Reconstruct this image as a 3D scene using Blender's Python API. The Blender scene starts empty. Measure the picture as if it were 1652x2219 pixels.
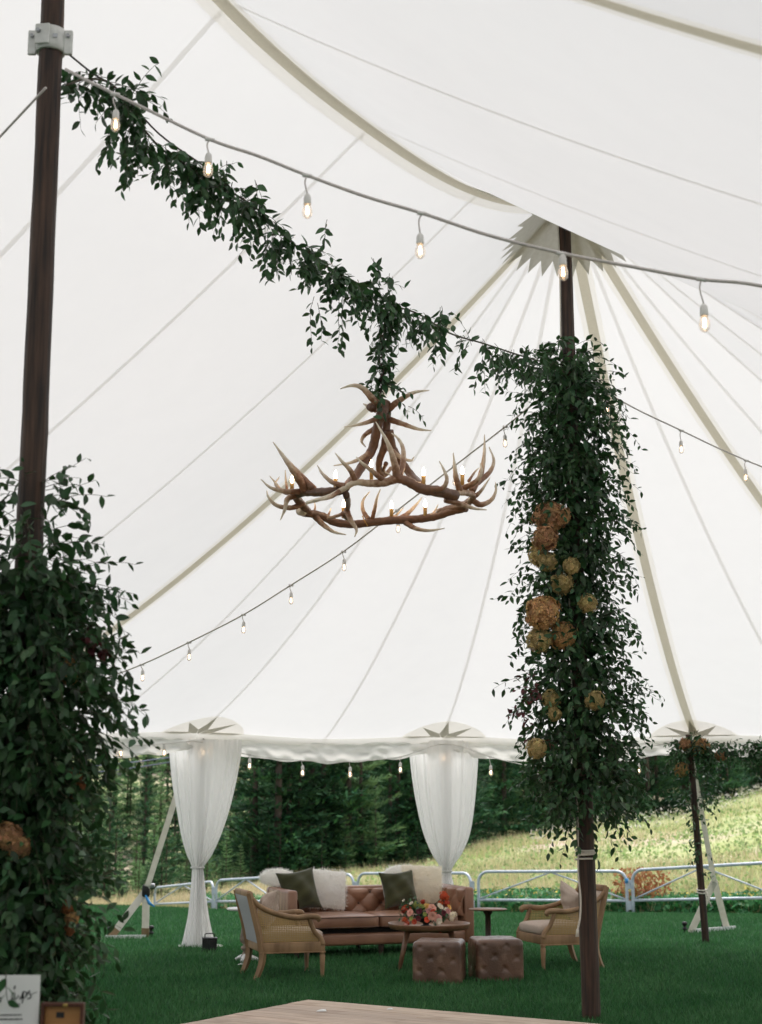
import bpy, bmesh, math, random
import numpy as np
from mathutils import Vector, Matrix

# ------------------------------------------------------------------ camera, light
SC = bpy.context.scene
COL = SC.collection
R_ = math.radians
F = 3170.0                      # focal length in photo units (photo drawn 1652 x 2219)
EYE = 1.5
PIT = math.atan(640 / F)
CP, SP = math.cos(PIT), math.sin(PIT)

cam_d = bpy.data.cameras.new('camera')
cam = bpy.data.objects.new('camera', cam_d)
COL.objects.link(cam)
cam.location = (0, 0, EYE)
cam.rotation_euler = (math.pi / 2 + PIT, 0, 0)
cam_d.sensor_fit = 'VERTICAL'
cam_d.sensor_height = 56
cam_d.lens = 80
cam_d.clip_end = 2000
cam_d.dof.use_dof = True
cam_d.dof.focus_distance = 10.5
cam_d.dof.aperture_fstop = 5.0
SC.camera = cam

SUN_EL, SUN_AZ = R_(68), R_(20)          # soft overcast sun, high behind the left
world = bpy.data.worlds.new('World')
SC.world = world
world.use_nodes = True
wn = world.node_tree
wn.nodes.clear()
sky = wn.nodes.new('ShaderNodeTexSky')
sky.sky_type = 'NISHITA'
sky.sun_disc = False
sky.sun_elevation = SUN_EL
sky.sun_rotation = SUN_AZ
sky.dust_density = 3.0
hs = wn.nodes.new('ShaderNodeHueSaturation')
hs.inputs['Saturation'].default_value = 0.22
bg = wn.nodes.new('ShaderNodeBackground')
bg.inputs['Strength'].default_value = 0.15
wo = wn.nodes.new('ShaderNodeOutputWorld')
wn.links.new(sky.outputs[0], hs.inputs['Color'])
wn.links.new(hs.outputs[0], bg.inputs['Color'])
wn.links.new(bg.outputs[0], wo.inputs['Surface'])

sun_d = bpy.data.lights.new('sun', 'SUN')
sun_d.energy = 1.5
sun_d.angle = R_(40)
sun_d.color = (1.0, 0.96, 0.9)
sun = bpy.data.objects.new('sun', sun_d)
COL.objects.link(sun)
sun.location = (-20, 30, 40)
_sd = Vector((math.sin(SUN_AZ) * math.cos(SUN_EL), math.cos(SUN_AZ) * math.cos(SUN_EL), math.sin(SUN_EL)))
sun.rotation_euler = _sd.to_track_quat('Z', 'Y').to_euler()

SC.view_settings.view_transform = 'Standard'
SC.view_settings.look = 'None'
SC.view_settings.gamma = 1
SC.view_settings.exposure = 0.80
SC.render.engine = 'CYCLES'
SC.cycles.use_denoising = True
SC.cycles.max_bounces = 10
SC.cycles.transparent_max_bounces = 24
SC.cycles.transmission_bounces = 8
SC.cycles.caustics_reflective = False
SC.cycles.caustics_refractive = False
SC.cycles.sample_clamp_indirect = 6

# ------------------------------------------------------------------ photo geometry
def ray(x, y):
    v = (1109.5 - y) / F
    return Vector(((x - 826) / F, CP - v * SP, SP + v * CP))
def at_y(x, y, Y):                       # point of the pixel's ray at ground distance Y
    d = ray(x, y)
    t = Y / d.y
    return Vector((d.x * t, Y, EYE + d.z * t))
def on_plane(x, y, A, B):                # ... on the upright plane through plan points A, B
    d = ray(x, y)
    nx, ny = -(B[1] - A[1]), B[0] - A[0]
    t = (A[0] * nx + A[1] * ny) / (d.x * nx + d.y * ny)
    return Vector((d.x * t, d.y * t, EYE + d.z * t))
def on_ground(x, y, z=0.0):
    d = ray(x, y)
    t = (z - EYE) / d.z
    return Vector((d.x * t, d.y * t, z))

# ------------------------------------------------------------------ materials
def _new(name):
    m = bpy.data.materials.new(name)
    m.use_nodes = True
    nt = m.node_tree
    nt.nodes.clear()
    return m, nt, nt.nodes.new('ShaderNodeOutputMaterial')

def pmat(name, c1, c2=None, scale=6.0, rough=0.6, bump=0.0, bscale=None, stretch=(1, 1, 1), metallic=0.0,
         trans=0.0, tcol=None, rand=0.0, spec=0.5, detail=4.0, sheen=0.0, transp=0.0, lo=0.35, hi=0.65, c3=None, c3scale=2.0,
         c3lo=0.5, c3hi=0.7, emis=None):
    m, nt, out = _new(name)
    N, Lk = nt.nodes, nt.links
    b = N.new('ShaderNodeBsdfPrincipled')
    b.inputs['Roughness'].default_value = rough
    b.inputs['Metallic'].default_value = metallic
    b.inputs['Specular IOR Level'].default_value = spec
    if sheen:
        b.inputs['Sheen Weight'].default_value = sheen
    tc = N.new('ShaderNodeTexCoord')
    mp = N.new('ShaderNodeMapping')
    mp.inputs['Scale'].default_value = stretch
    Lk.new(tc.outputs['Object'], mp.inputs['Vector'])
    col = None
    if c2 is not None:
        nz = N.new('ShaderNodeTexNoise')
        nz.inputs['Scale'].default_value = scale
        nz.inputs['Detail'].default_value = detail
        Lk.new(mp.outputs[0], nz.inputs['Vector'])
        rp = N.new('ShaderNodeValToRGB')
        rp.color_ramp.elements[0].position = lo
        rp.color_ramp.elements[0].color = (*c1, 1)
        rp.color_ramp.elements[1].position = hi
        rp.color_ramp.elements[1].color = (*c2, 1)
        Lk.new(nz.outputs['Fac'], rp.inputs[0])
        col = rp.outputs[0]
    else:
        rg = N.new('ShaderNodeRGB')
        rg.outputs[0].default_value = (*c1, 1)
        col = rg.outputs[0]
    if c3 is not None:
        n3 = N.new('ShaderNodeTexNoise')
        n3.inputs['Scale'].default_value = c3scale
        n3.inputs['Detail'].default_value = 5
        Lk.new(tc.outputs['Object'], n3.inputs['Vector'])
        r3 = N.new('ShaderNodeMapRange')
        r3.inputs['From Min'].default_value = c3lo
        r3.inputs['From Max'].default_value = c3hi
        Lk.new(n3.outputs['Fac'], r3.inputs['Value'])
        mx = N.new('ShaderNodeMix')
        mx.data_type = 'RGBA'
        mx.inputs[7].default_value = (*c3, 1)
        Lk.new(r3.outputs[0], mx.inputs[0])
        Lk.new(col, mx.inputs[6])
        col = mx.outputs[2]
    if rand:
        oi = N.new('ShaderNodeObjectInfo')
        at = N.new('ShaderNodeAttribute')
        at.attribute_name = 'rnd'
        ad = N.new('ShaderNodeMath')
        Lk.new(oi.outputs['Random'], ad.inputs[0])
        Lk.new(at.outputs['Fac'], ad.inputs[1])
        fr = N.new('ShaderNodeMath')
        fr.operation = 'FRACT'
        Lk.new(ad.outputs[0], fr.inputs[0])
        v = N.new('ShaderNodeMapRange')
        v.inputs['To Min'].default_value = 1 - rand
        v.inputs['To Max'].default_value = 1 + rand
        Lk.new(fr.outputs[0], v.inputs['Value'])
        f2 = N.new('ShaderNodeMath')
        f2.operation = 'MULTIPLY'
        f2.inputs[1].default_value = 7.31
        Lk.new(fr.outputs[0], f2.inputs[0])
        f3 = N.new('ShaderNodeMath')
        f3.operation = 'FRACT'
        Lk.new(f2.outputs[0], f3.inputs[0])
        h = N.new('ShaderNodeMapRange')
        h.inputs['To Min'].default_value = 0.5 - rand * 0.05
        h.inputs['To Max'].default_value = 0.5 + rand * 0.03
        Lk.new(f3.outputs[0], h.inputs['Value'])
        hsv = N.new('ShaderNodeHueSaturation')
        Lk.new(col, hsv.inputs['Color'])
        Lk.new(v.outputs[0], hsv.inputs['Value'])
        Lk.new(h.outputs[0], hsv.inputs['Hue'])
        col = hsv.outputs[0]
    Lk.new(col, b.inputs['Base Color'])
    if bump:
        nb = N.new('ShaderNodeTexNoise')
        nb.inputs['Scale'].default_value = bscale or scale * 3
        nb.inputs['Detail'].default_value = 5
        Lk.new(mp.outputs[0], nb.inputs['Vector'])
        bp = N.new('ShaderNodeBump')
        bp.inputs['Strength'].default_value = bump
        bp.inputs['Distance'].default_value = 0.01
        Lk.new(nb.outputs['Fac'], bp.inputs['Height'])
        Lk.new(bp.outputs[0], b.inputs['Normal'])
    sh = b.outputs[0]
    if trans:
        tr = N.new('ShaderNodeBsdfTranslucent')
        if tcol:
            tr.inputs['Color'].default_value = (*tcol, 1)
        else:
            Lk.new(col, tr.inputs['Color'])
        mx = N.new('ShaderNodeMixShader')
        mx.inputs[0].default_value = trans
        Lk.new(sh, mx.inputs[1])
        Lk.new(tr.outputs[0], mx.inputs[2])
        sh = mx.outputs[0]
    if transp:
        tp = N.new('ShaderNodeBsdfTransparent')
        mx = N.new('ShaderNodeMixShader')
        mx.inputs[0].default_value = transp
        Lk.new(sh, mx.inputs[1])
        Lk.new(tp.outputs[0], mx.inputs[2])
        sh = mx.outputs[0]
    if emis:
        b.inputs['Emission Color'].default_value = (*emis[0], 1)
        b.inputs['Emission Strength'].default_value = emis[1]
    Lk.new(sh, out.inputs['Surface'])
    return m

M = {}
M['canvas'] = pmat('sailcloth', (0.80, 0.795, 0.79), (0.83, 0.825, 0.82), scale=3, rough=0.8, trans=0.41, tcol=(0.885, 0.872, 0.875), spec=0.1)
M['band'] = pmat('reinforcing_cloth', (0.78, 0.76, 0.70), rough=0.8, trans=0.95, tcol=(0.94, 0.925, 0.88), spec=0.1)
M['strap'] = pmat('webbing', (0.56, 0.53, 0.44), (0.62, 0.59, 0.50), scale=60, rough=0.85, trans=0.52, tcol=(0.90, 0.86, 0.74), spec=0.1)
M['seam'] = pmat('seam_tape', (0.74, 0.73, 0.70), rough=0.8, trans=0.80, tcol=(0.92, 0.91, 0.89), spec=0.1)
M['patch'] = pmat('patch_cloth', (0.42, 0.405, 0.35), (0.48, 0.465, 0.41), scale=30, rough=0.85, trans=0.32, tcol=(0.84, 0.82, 0.73), spec=0.1)
M['disc'] = pmat('patch_disc_cloth', (0.74, 0.72, 0.66), rough=0.85, trans=0.86, tcol=(0.93, 0.91, 0.85), spec=0.1)
M['valance'] = pmat('valance_cloth', (0.76, 0.74, 0.70), (0.82, 0.8, 0.77), scale=8, rough=0.8, trans=0.42, tcol=(0.85, 0.83, 0.79), spec=0.1, bump=0.3, bscale=14)
M['sheer'] = pmat('sheer_cotton', (0.86, 0.85, 0.84), (0.89, 0.88, 0.87), scale=40, rough=0.9, trans=0.62, tcol=(0.95, 0.94, 0.93), spec=0.05, transp=0.06, stretch=(1, 1, 0.1))
M['pole'] = pmat('dark_stained_wood', (0.016, 0.009, 0.0065), (0.092, 0.046, 0.028), scale=9, rough=0.6, bump=0.6, bscale=14, stretch=(5, 5, 0.3), spec=0.4, lo=0.35, hi=0.75)
M['white_metal'] = pmat('white_enamel', (0.72, 0.72, 0.70), (0.6, 0.6, 0.58), scale=20, rough=0.45)
M['steel'] = pmat('zinc_steel', (0.45, 0.46, 0.48), (0.32, 0.33, 0.35), scale=30, rough=0.4, metallic=0.7)
M['rope'] = pmat('cotton_rope', (0.72, 0.68, 0.60), (0.6, 0.56, 0.48), scale=120, rough=0.9, bump=0.5)
M['cable'] = pmat('pale_cable', (0.66, 0.60, 0.58), (0.56, 0.51, 0.49), scale=40, rough=0.6)
M['cable_far'] = pmat('twine_cable', (0.44, 0.41, 0.35), (0.54, 0.49, 0.42), scale=40, rough=0.7)
M['dark_cable'] = pmat('dark_wire', (0.05, 0.04, 0.04), rough=0.6)
M['socket'] = pmat('white_socket', (0.76, 0.73, 0.70), rough=0.5)
M['leaf'] = pmat('smilax_leaf', (0.018, 0.060, 0.022), (0.038, 0.096, 0.036), scale=9, rough=0.40, trans=0.15, tcol=(0.06, 0.16, 0.04), rand=0.6, spec=0.38)
M['leaf_wine'] = pmat('burgundy_leaf', (0.06, 0.010, 0.012), (0.10, 0.02, 0.018), scale=9, rough=0.5, trans=0.15, rand=0.4)
M['twig'] = pmat('green_twig', (0.045, 0.05, 0.025), (0.07, 0.05, 0.03), scale=30, rough=0.7)
M['hydra_amber'] = pmat('dried_hydrangea_amber', (0.56, 0.34, 0.14), (0.72, 0.48, 0.23), scale=25, rough=0.8, trans=0.35, rand=0.40)
M['hydra_brown'] = pmat('dried_hydrangea_brown', (0.45, 0.25, 0.12), (0.6, 0.37, 0.19), scale=25, rough=0.8, trans=0.35, rand=0.40)
M['hydra_olive'] = pmat('dried_hydrangea_olive', (0.5, 0.39, 0.16), (0.66, 0.54, 0.27), scale=25, rough=0.8, trans=0.35, rand=0.40)
M['hydra_rust'] = pmat('dried_hydrangea_rust', (0.42, 0.17, 0.07), (0.55, 0.26, 0.11), scale=25, rough=0.8, trans=0.35, rand=0.40)
M['candle'] = pmat('candle_sleeve', (0.52, 0.27, 0.07), (0.6, 0.34, 0.1), scale=20, rough=0.6)
M['flame'] = pmat('candle_bulb', (0.9, 0.85, 0.75), rough=0.3, emis=((1.0, 0.72, 0.42), 24.0))
M['filament'] = pmat('filament', (0.9, 0.7, 0.4), rough=0.3, emis=((1.0, 0.72, 0.46), 7.0))
M['chain'] = pmat('dark_chain', (0.05, 0.035, 0.028), (0.09, 0.06, 0.045), scale=30, rough=0.5, metallic=0.5)
M['leather'] = pmat('tan_leather', (0.22, 0.104, 0.061), (0.32, 0.163, 0.100), scale=3.5, rough=0.36, bump=0.12, bscale=120, spec=0.55)
M['leather_dark'] = pmat('worn_brown_leather', (0.085, 0.043, 0.028), (0.165, 0.085, 0.054), scale=5, rough=0.30, bump=0.25, bscale=60, spec=0.6, c3=(0.30, 0.18, 0.125), c3scale=7, c3lo=0.58, c3hi=0.78)
M['gap'] = pmat('gap_shade', (0.012, 0.008, 0.006), rough=0.9)  # near-black colour painting the shade in the gap under the sofa cushions
M['dark_wood'] = pmat('espresso_wood', (0.022, 0.012, 0.008), (0.045, 0.024, 0.015), scale=12, rough=0.5, stretch=(1, 1, 0.2))
M['oak'] = pmat('weathered_oak', (0.20, 0.115, 0.055), (0.34, 0.205, 0.105), scale=10, rough=0.6, stretch=(1, 1, 0.25), bump=0.25, bscale=40)
M['table_wood'] = pmat('walnut_brown_wood', (0.17, 0.082, 0.044), (0.26, 0.135, 0.075), scale=7, rough=0.42, stretch=(0.25, 2, 2), bump=0.1, bscale=30)
M['grey_linen'] = pmat('grey_linen', (0.33, 0.33, 0.34), (0.42, 0.42, 0.43), scale=140, rough=0.9)
M['beige_linen'] = pmat('beige_linen', (0.40, 0.31, 0.25), (0.50, 0.40, 0.33), scale=130, rough=0.9, bump=0.15, bscale=200)
M['velvet'] = pmat('olive_velvet', (0.030, 0.032, 0.010), (0.052, 0.052, 0.018), scale=4, rough=0.85, sheen=0.5, spec=0.2)
M['fur'] = pmat('cream_fur', (0.95, 0.88, 0.75), (0.96, 0.92, 0.83), scale=6, rough=0.9, trans=0.6, tcol=(0.98, 0.93, 0.84), rand=0.04)
M['fur_white'] = pmat('white_sheepskin', (0.94, 0.92, 0.88), (0.96, 0.94, 0.92), scale=6, rough=0.9, trans=0.6, tcol=(0.98, 0.96, 0.93), rand=0.04)
M['stone_top'] = pmat('white_marble', (0.70, 0.69, 0.67), (0.6, 0.59, 0.57), scale=6, rough=0.25)
M['turned'] = pmat('grey_turned_wood', (0.16, 0.12, 0.085), (0.26, 0.2, 0.15), scale=14, rough=0.6)
M['iron'] = pmat('black_iron', (0.012, 0.012, 0.013), (0.025, 0.025, 0.026), scale=20, rough=0.5, metallic=0.3)
M['gate'] = pmat('galvanised_gate', (0.66, 0.70, 0.76), (0.50, 0.55, 0.62), scale=12, rough=0.4, metallic=0.25, spec=0.6)
M['blue'] = pmat('blue_tape', (0.04, 0.28, 0.62), rough=0.5)
M['deck'] = pmat('pale_pine_board', (0.43, 0.315, 0.235), (0.58, 0.455, 0.355), scale=5, rough=0.62, stretch=(0.6, 9, 9), bump=0.25, bscale=12, rand=0.12, c3=(0.32, 0.21, 0.14), c3scale=2.3, c3lo=0.56, c3hi=0.78)
M['paper'] = pmat('white_paper', (0.8, 0.79, 0.77), rough=0.8)
M['ink'] = pmat('black_ink', (0.015, 0.015, 0.016), rough=0.7)
M['mahogany'] = pmat('mahogany_box', (0.060, 0.018, 0.010), (0.10, 0.03, 0.016), scale=10, rough=0.4, stretch=(0.2, 2, 2))
M['cedar'] = pmat('cedar_lining', (0.36, 0.165, 0.05), (0.44, 0.22, 0.075), scale=6, rough=0.55, stretch=(0.2, 3, 3))
M['brass'] = pmat('brass', (0.55, 0.38, 0.12), rough=0.35, metallic=0.9)
M['lawn'] = pmat('lawn_soil_grass', (0.009, 0.042, 0.015), (0.021, 0.072, 0.027), scale=2.2, rough=0.95, bump=0.8, bscale=60, spec=0.05, detail=8)
M['grass'] = pmat('lawn_blade', (0.026, 0.105, 0.034), (0.060, 0.168, 0.060), scale=1.1, rough=0.6, trans=0.25, tcol=(0.055, 0.20, 0.06), rand=0.45, spec=0.3)
M['meadow'] = pmat('dry_meadow', (0.38, 0.43, 0.18), (0.56, 0.55, 0.34), scale=0.35, rough=0.95, bump=0.5, bscale=5, spec=0.1, detail=8, c3=(0.60, 0.48, 0.40), c3scale=0.11, c3lo=0.50, c3hi=0.60)
M['meadow_grass'] = pmat('meadow_blade', (0.42, 0.50, 0.22), (0.66, 0.66, 0.42), scale=0.5, rough=0.8, trans=0.45, rand=0.3, spec=0.15)
M['hay'] = pmat('dry_grass_blade', (0.60, 0.50, 0.29), (0.72, 0.64, 0.44), scale=1.2, rough=0.8, trans=0.4, rand=0.3, spec=0.15)
M['wild_white'] = pmat('white_wildflower', (0.72, 0.68, 0.62), rough=0.9, rand=0.15)
M['wild_yellow'] = pmat('yellow_wildflower', (0.62, 0.50, 0.10), rough=0.9, rand=0.25)
M['cover'] = pmat('ground_cover_leaf', (0.055, 0.22, 0.08), (0.10, 0.30, 0.12), scale=3, rough=0.55, trans=0.3, rand=0.4)
M['weed'] = pmat('weed_leaf', (0.22, 0.36, 0.13), (0.36, 0.46, 0.20), scale=2, rough=0.7, trans=0.3, rand=0.4)
M['rust_weed'] = pmat('rusty_dock_leaf', (0.36, 0.13, 0.05), (0.46, 0.25, 0.10), scale=5, rough=0.8, trans=0.25, rand=0.3)
M['needles'] = pmat('pine_needles', (0.022, 0.080, 0.038), (0.065, 0.155, 0.070), scale=0.8, rough=0.75, trans=0.2, rand=0.7, spec=0.2)
M['needles_pale'] = pmat('pale_pine_needles', (0.15, 0.29, 0.125), (0.23, 0.38, 0.17), scale=0.8, rough=0.75, trans=0.25, rand=0.4, spec=0.2)
M['bark'] = pmat('pine_bark', (0.06, 0.045, 0.035), (0.12, 0.09, 0.07), scale=6, rough=0.9, stretch=(1, 1, 0.3))
M['shade_tape'] = pmat('dusty_strap', (0.74, 0.71, 0.65), (0.82, 0.79, 0.74), scale=14, rough=0.85, trans=0.35)
M['muddy'] = pmat('muddy_strap_end', (0.26, 0.17, 0.09), (0.36, 0.25, 0.15), scale=14, rough=0.9)
M['wire_blue'] = pmat('blue_grey_wire', (0.12, 0.14, 0.24), rough=0.5)
M['stem_green'] = pmat('flower_stem', (0.03, 0.07, 0.025), rough=0.6)
for nm, c in dict(fl_peach=(0.68, 0.36, 0.27), fl_pink=(0.62, 0.32, 0.28), fl_cream=(0.78, 0.70, 0.56), fl_red=(0.48, 0.075, 0.035),
                  fl_orange=(0.62, 0.13, 0.045), fl_plum=(0.13, 0.02, 0.03), fl_green=(0.30, 0.34, 0.09), fl_yellow=(0.66, 0.42, 0.11)).items():
    M[nm] = pmat('petal_' + nm[3:], c, tuple(min(1, k * 1.25) for k in c), scale=30, rough=0.75, trans=0.25, rand=0.2)

def glass_mat():
    m, nt, out = _new('thin_bulb_glass')
    N, Lk = nt.nodes, nt.links
    tp = N.new('ShaderNodeBsdfTransparent')
    tp.inputs['Color'].default_value = (0.97, 0.95, 0.93, 1)
    gl = N.new('ShaderNodeBsdfGlossy')
    gl.inputs['Roughness'].default_value = 0.08
    df = N.new('ShaderNodeBsdfDiffuse')
    df.inputs['Color'].default_value = (0.86, 0.82, 0.78, 1)
    lw = N.new('ShaderNodeLayerWeight')
    lw.inputs['Blend'].default_value = 0.35
    m1 = N.new('ShaderNodeMixShader')
    m1.inputs[0].default_value = 0.45
    Lk.new(gl.outputs[0], m1.inputs[1])
    Lk.new(df.outputs[0], m1.inputs[2])
    m2 = N.new('ShaderNodeMixShader')
    mr = N.new('ShaderNodeMapRange')
    mr.inputs['To Min'].default_value = 0.16
    mr.inputs['To Max'].default_value = 0.75
    Lk.new(lw.outputs['Facing'], mr.inputs['Value'])
    Lk.new(mr.outputs[0], m2.inputs[0])
    Lk.new(tp.outputs[0], m2.inputs[1])
    Lk.new(m1.outputs[0], m2.inputs[2])
    Lk.new(m2.outputs[0], out.inputs['Surface'])
    return m
M['bulb_glass'] = glass_mat()

def cane_mat():
    m, nt, out = _new('woven_cane')
    N, Lk = nt.nodes, nt.links
    b = N.new('ShaderNodeBsdfPrincipled')
    b.inputs['Base Color'].default_value = (0.46, 0.30, 0.12, 1)
    b.inputs['Roughness'].default_value = 0.55
    tc = N.new('ShaderNodeTexCoord')
    sx = N.new('ShaderNodeSeparateXYZ')
    Lk.new(tc.outputs['Object'], sx.inputs[0])
    masks = []
    for ax in ('X', 'Z'):
        mu = N.new('ShaderNodeMath')
        mu.operation = 'MULTIPLY'
        mu.inputs[1].default_value = 62
        Lk.new(sx.outputs[ax], mu.inputs[0])
        fr = N.new('ShaderNodeMath')
        fr.operation = 'FRACT'
        Lk.new(mu.outputs[0], fr.inputs[0])
        gt = N.new('ShaderNodeMath')
        gt.operation = 'GREATER_THAN'
        gt.inputs[1].default_value = 0.42
        Lk.new(fr.outputs[0], gt.inputs[0])
        masks.append(gt)
    mul = N.new('ShaderNodeMath')
    mul.operation = 'MULTIPLY'
    Lk.new(masks[0].outputs[0], mul.inputs[0])
    Lk.new(masks[1].outputs[0], mul.inputs[1])
    tp = N.new('ShaderNodeBsdfTransparent')
    mx = N.new('ShaderNodeMixShader')
    Lk.new(mul.outputs[0], mx.inputs[0])
    Lk.new(b.outputs[0], mx.inputs[1])
    Lk.new(tp.outputs[0], mx.inputs[2])
    Lk.new(mx.outputs[0], out.inputs['Surface'])
    return m
M['cane'] = cane_mat()

def antler_mat():
    m, nt, out = _new('antler')
    N, Lk = nt.nodes, nt.links
    b = N.new('ShaderNodeBsdfPrincipled')
    b.inputs['Roughness'].default_value = 0.42
    at = N.new('ShaderNodeAttribute')
    at.attribute_name = 'tip'
    rp = N.new('ShaderNodeValToRGB')
    e = rp.color_ramp.elements
    e[0].position, e[0].color = 0.0, (0.11, 0.052, 0.030, 1)
    e[1].position, e[1].color = 0.86, (0.80, 0.70, 0.56, 1)
    k = e.new(0.40)
    k.color = (0.25, 0.115, 0.058, 1)
    k = e.new(0.58)
    k.color = (0.52, 0.36, 0.24, 1)
    tc = N.new('ShaderNodeTexCoord')
    nz = N.new('ShaderNodeTexNoise')
    nz.inputs['Scale'].default_value = 38
    nz.inputs['Detail'].default_value = 6
    Lk.new(tc.outputs['Object'], nz.inputs['Vector'])
    ad = N.new('ShaderNodeMath')
    ad.operation = 'MULTIPLY_ADD'
    ad.inputs[1].default_value = 0.5
    Lk.new(nz.outputs['Fac'], ad.inputs[0])
    sb = N.new('ShaderNodeMath')
    sb.operation = 'SUBTRACT'
    sb.inputs[1].default_value = 0.25
    Lk.new(at.outputs['Fac'], sb.inputs[0])
    Lk.new(sb.outputs[0], ad.inputs[2])
    Lk.new(ad.outputs[0], rp.inputs[0])
    Lk.new(rp.outputs[0], b.inputs['Base Color'])
    bp = N.new('ShaderNodeBump')
    bp.inputs['Strength'].default_value = 0.7
    bp.inputs['Distance'].default_value = 0.006
    Lk.new(nz.outputs['Fac'], bp.inputs['Height'])
    Lk.new(bp.outputs[0], b.inputs['Normal'])
    Lk.new(b.outputs[0], out.inputs['Surface'])
    return m
M['antler'] = antler_mat()

# ------------------------------------------------------------------ mesh helpers
class MB:
    def __init__(s):
        s.v, s.f, s.t = [], [], []
    def add(s, vs, fs, t=0.0):
        o = len(s.v)
        s.v += [tuple(q) for q in vs]
        s.t += list(t) if hasattr(t, '__len__') else [t] * len(vs)
        s.f += [tuple(i + o for i in q) for q in fs]
        return s
    def box(s, c, d, rz=0.0, M4=None):
        cx, cy, cz = c
        x, y, z = d[0] / 2, d[1] / 2, d[2] / 2
        vs = [Vector((a * x, b * y, k * z)) for k in (-1, 1) for b in (-1, 1) for a in (-1, 1)]
        if rz:
            q = Matrix.Rotation(rz, 3, 'Z')
            vs = [q @ w for w in vs]
        if M4 is not None:
            vs = [M4 @ w for w in vs]
        return s.add([(w.x + cx, w.y + cy, w.z + cz) for w in vs],
                     [(0, 2, 3, 1), (4, 5, 7, 6), (0, 1, 5, 4), (2, 6, 7, 3), (0, 4, 6, 2), (1, 3, 7, 5)])
    def rbox(s, c, d, r, seg=2, rz=0.0):
        bm = bmesh.new()
        bmesh.ops.create_cube(bm, size=1)
        for w in bm.verts:
            w.co = Vector((w.co.x * d[0], w.co.y * d[1], w.co.z * d[2]))
        bmesh.ops.bevel(bm, geom=bm.edges[:], offset=r, segments=seg, profile=0.5, affect='EDGES')
        q = Matrix.Rotation(rz, 3, 'Z')
        bm.verts.index_update()
        s.add([tuple(q @ w.co + Vector(c)) for w in bm.verts], [[w.index for w in f.verts] for f in bm.faces])
        bm.free()
        return s
    def tube(s, pts, rad, n=8, caps=True, tip=None, squash=None):
        pts = [Vector(q) for q in pts]
        k = len(pts)
        rad = [float(q) for q in rad] if hasattr(rad, '__len__') else [float(rad)] * k
        o = len(s.v)
        prev = None
        for i, q in enumerate(pts):
            tn = (pts[min(i + 1, k - 1)] - pts[max(i - 1, 0)])
            tn = tn.normalized() if tn.length > 1e-9 else Vector((0, 0, 1))
            if prev is None:
                a = Vector((0, 0, 1)) if abs(tn.z) < 0.9 else Vector((1, 0, 0))
                u = tn.cross(a).normalized()
            else:
                u = (prev - tn * prev.dot(tn)).normalized()
            prev = u
            w = tn.cross(u)
            for j in range(n):
                an = 2 * math.pi * j / n
                s.v.append(tuple(q + rad[i] * (math.cos(an) * u + math.sin(an) * w)))
                s.t.append(tip[i] if tip else 0.0)
        for i in range(k - 1):
            for j in range(n):
                a, b = o + i * n + j, o + i * n + (j + 1) % n
                s.f.append((a, b, b + n, a + n))
        if caps:
            s.f.append(tuple(o + j for j in range(n))[::-1])
            s.f.append(tuple(o + (k - 1) * n + j for j in range(n)))
        return s
    def lathe(s, prof, c=(0, 0, 0), n=24):
        o = len(s.v)
        for r, z in prof:
            for j in range(n):
                a = 2 * math.pi * j / n
                s.v.append((c[0] + r * math.cos(a), c[1] + r * math.sin(a), c[2] + z))
                s.t.append(0.0)
        for i in range(len(prof) - 1):
            for j in range(n):
                a, b = o + i * n + j, o + i * n + (j + 1) % n
                s.f.append((a, b, b + n, a + n))
        s.f.append(tuple(o + j for j in range(n))[::-1])
        s.f.append(tuple(o + (len(prof) - 1) * n + j for j in range(n)))
        return s
    def grid(s, fn, nu, nv, closed=False):
        o = len(s.v)
        for i in range(nu + 1):
            for j in range(nv + (0 if closed else 1)):
                s.v.append(tuple(fn(i / nu, j / nv)))
                s.t.append(0.0)
        w = nv if closed else nv + 1
        for i in range(nu):
            for j in range(nv):
                a, b = o + i * w + j, o + i * w + (j + 1) % w
                s.f.append((a, b, b + w, a + w))
        return s
    def build(s, name, mat, parent=None, smooth=False, world=True, attr=None):
        me = bpy.data.meshes.new(name)
        me.from_pydata(s.v, [], s.f)
        if attr:
            a = me.attributes.new(attr, 'FLOAT', 'POINT')
            a.data.foreach_set('value', np.array(s.t, dtype=np.float32))
        return link(name, me, mat, parent, smooth, world)

def link(name, me, mat, parent=None, smooth=False, world=True):
    me.materials.append(M[mat] if isinstance(mat, str) else mat)
    if smooth:
        me.polygons.foreach_set('use_smooth', [True] * len(me.polygons))
    me.update()
    o = bpy.data.objects.new(name, me)
    COL.objects.link(o)
    if parent is not None:
        o.parent = parent
        if world:
            r = parent
            mm = Matrix.Identity(4)
            while r is not None:
                mm = r.matrix_basis @ mm
                r = r.parent
            o.matrix_basis = mm.inverted()
    return o

def mesh_np(name, V, Fc, rnd=None, k=3):
    me = bpy.data.meshes.new(name)
    n, m = len(V), len(Fc)
    me.vertices.add(n)
    me.vertices.foreach_set('co', np.ascontiguousarray(V, dtype=np.float32).ravel())
    me.loops.add(m * k)
    me.loops.foreach_set('vertex_index', np.ascontiguousarray(Fc, dtype=np.int32).ravel())
    me.polygons.add(m)
    me.polygons.foreach_set('loop_start', np.arange(0, m * k, k, dtype=np.int32))
    me.polygons.foreach_set('loop_total', np.full(m, k, dtype=np.int32))
    if rnd is not None:
        a = me.attributes.new('rnd', 'FLOAT', 'POINT')
        a.data.foreach_set('value', np.ascontiguousarray(rnd, dtype=np.float32))
    me.update(calc_edges=True)
    return me

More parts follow.
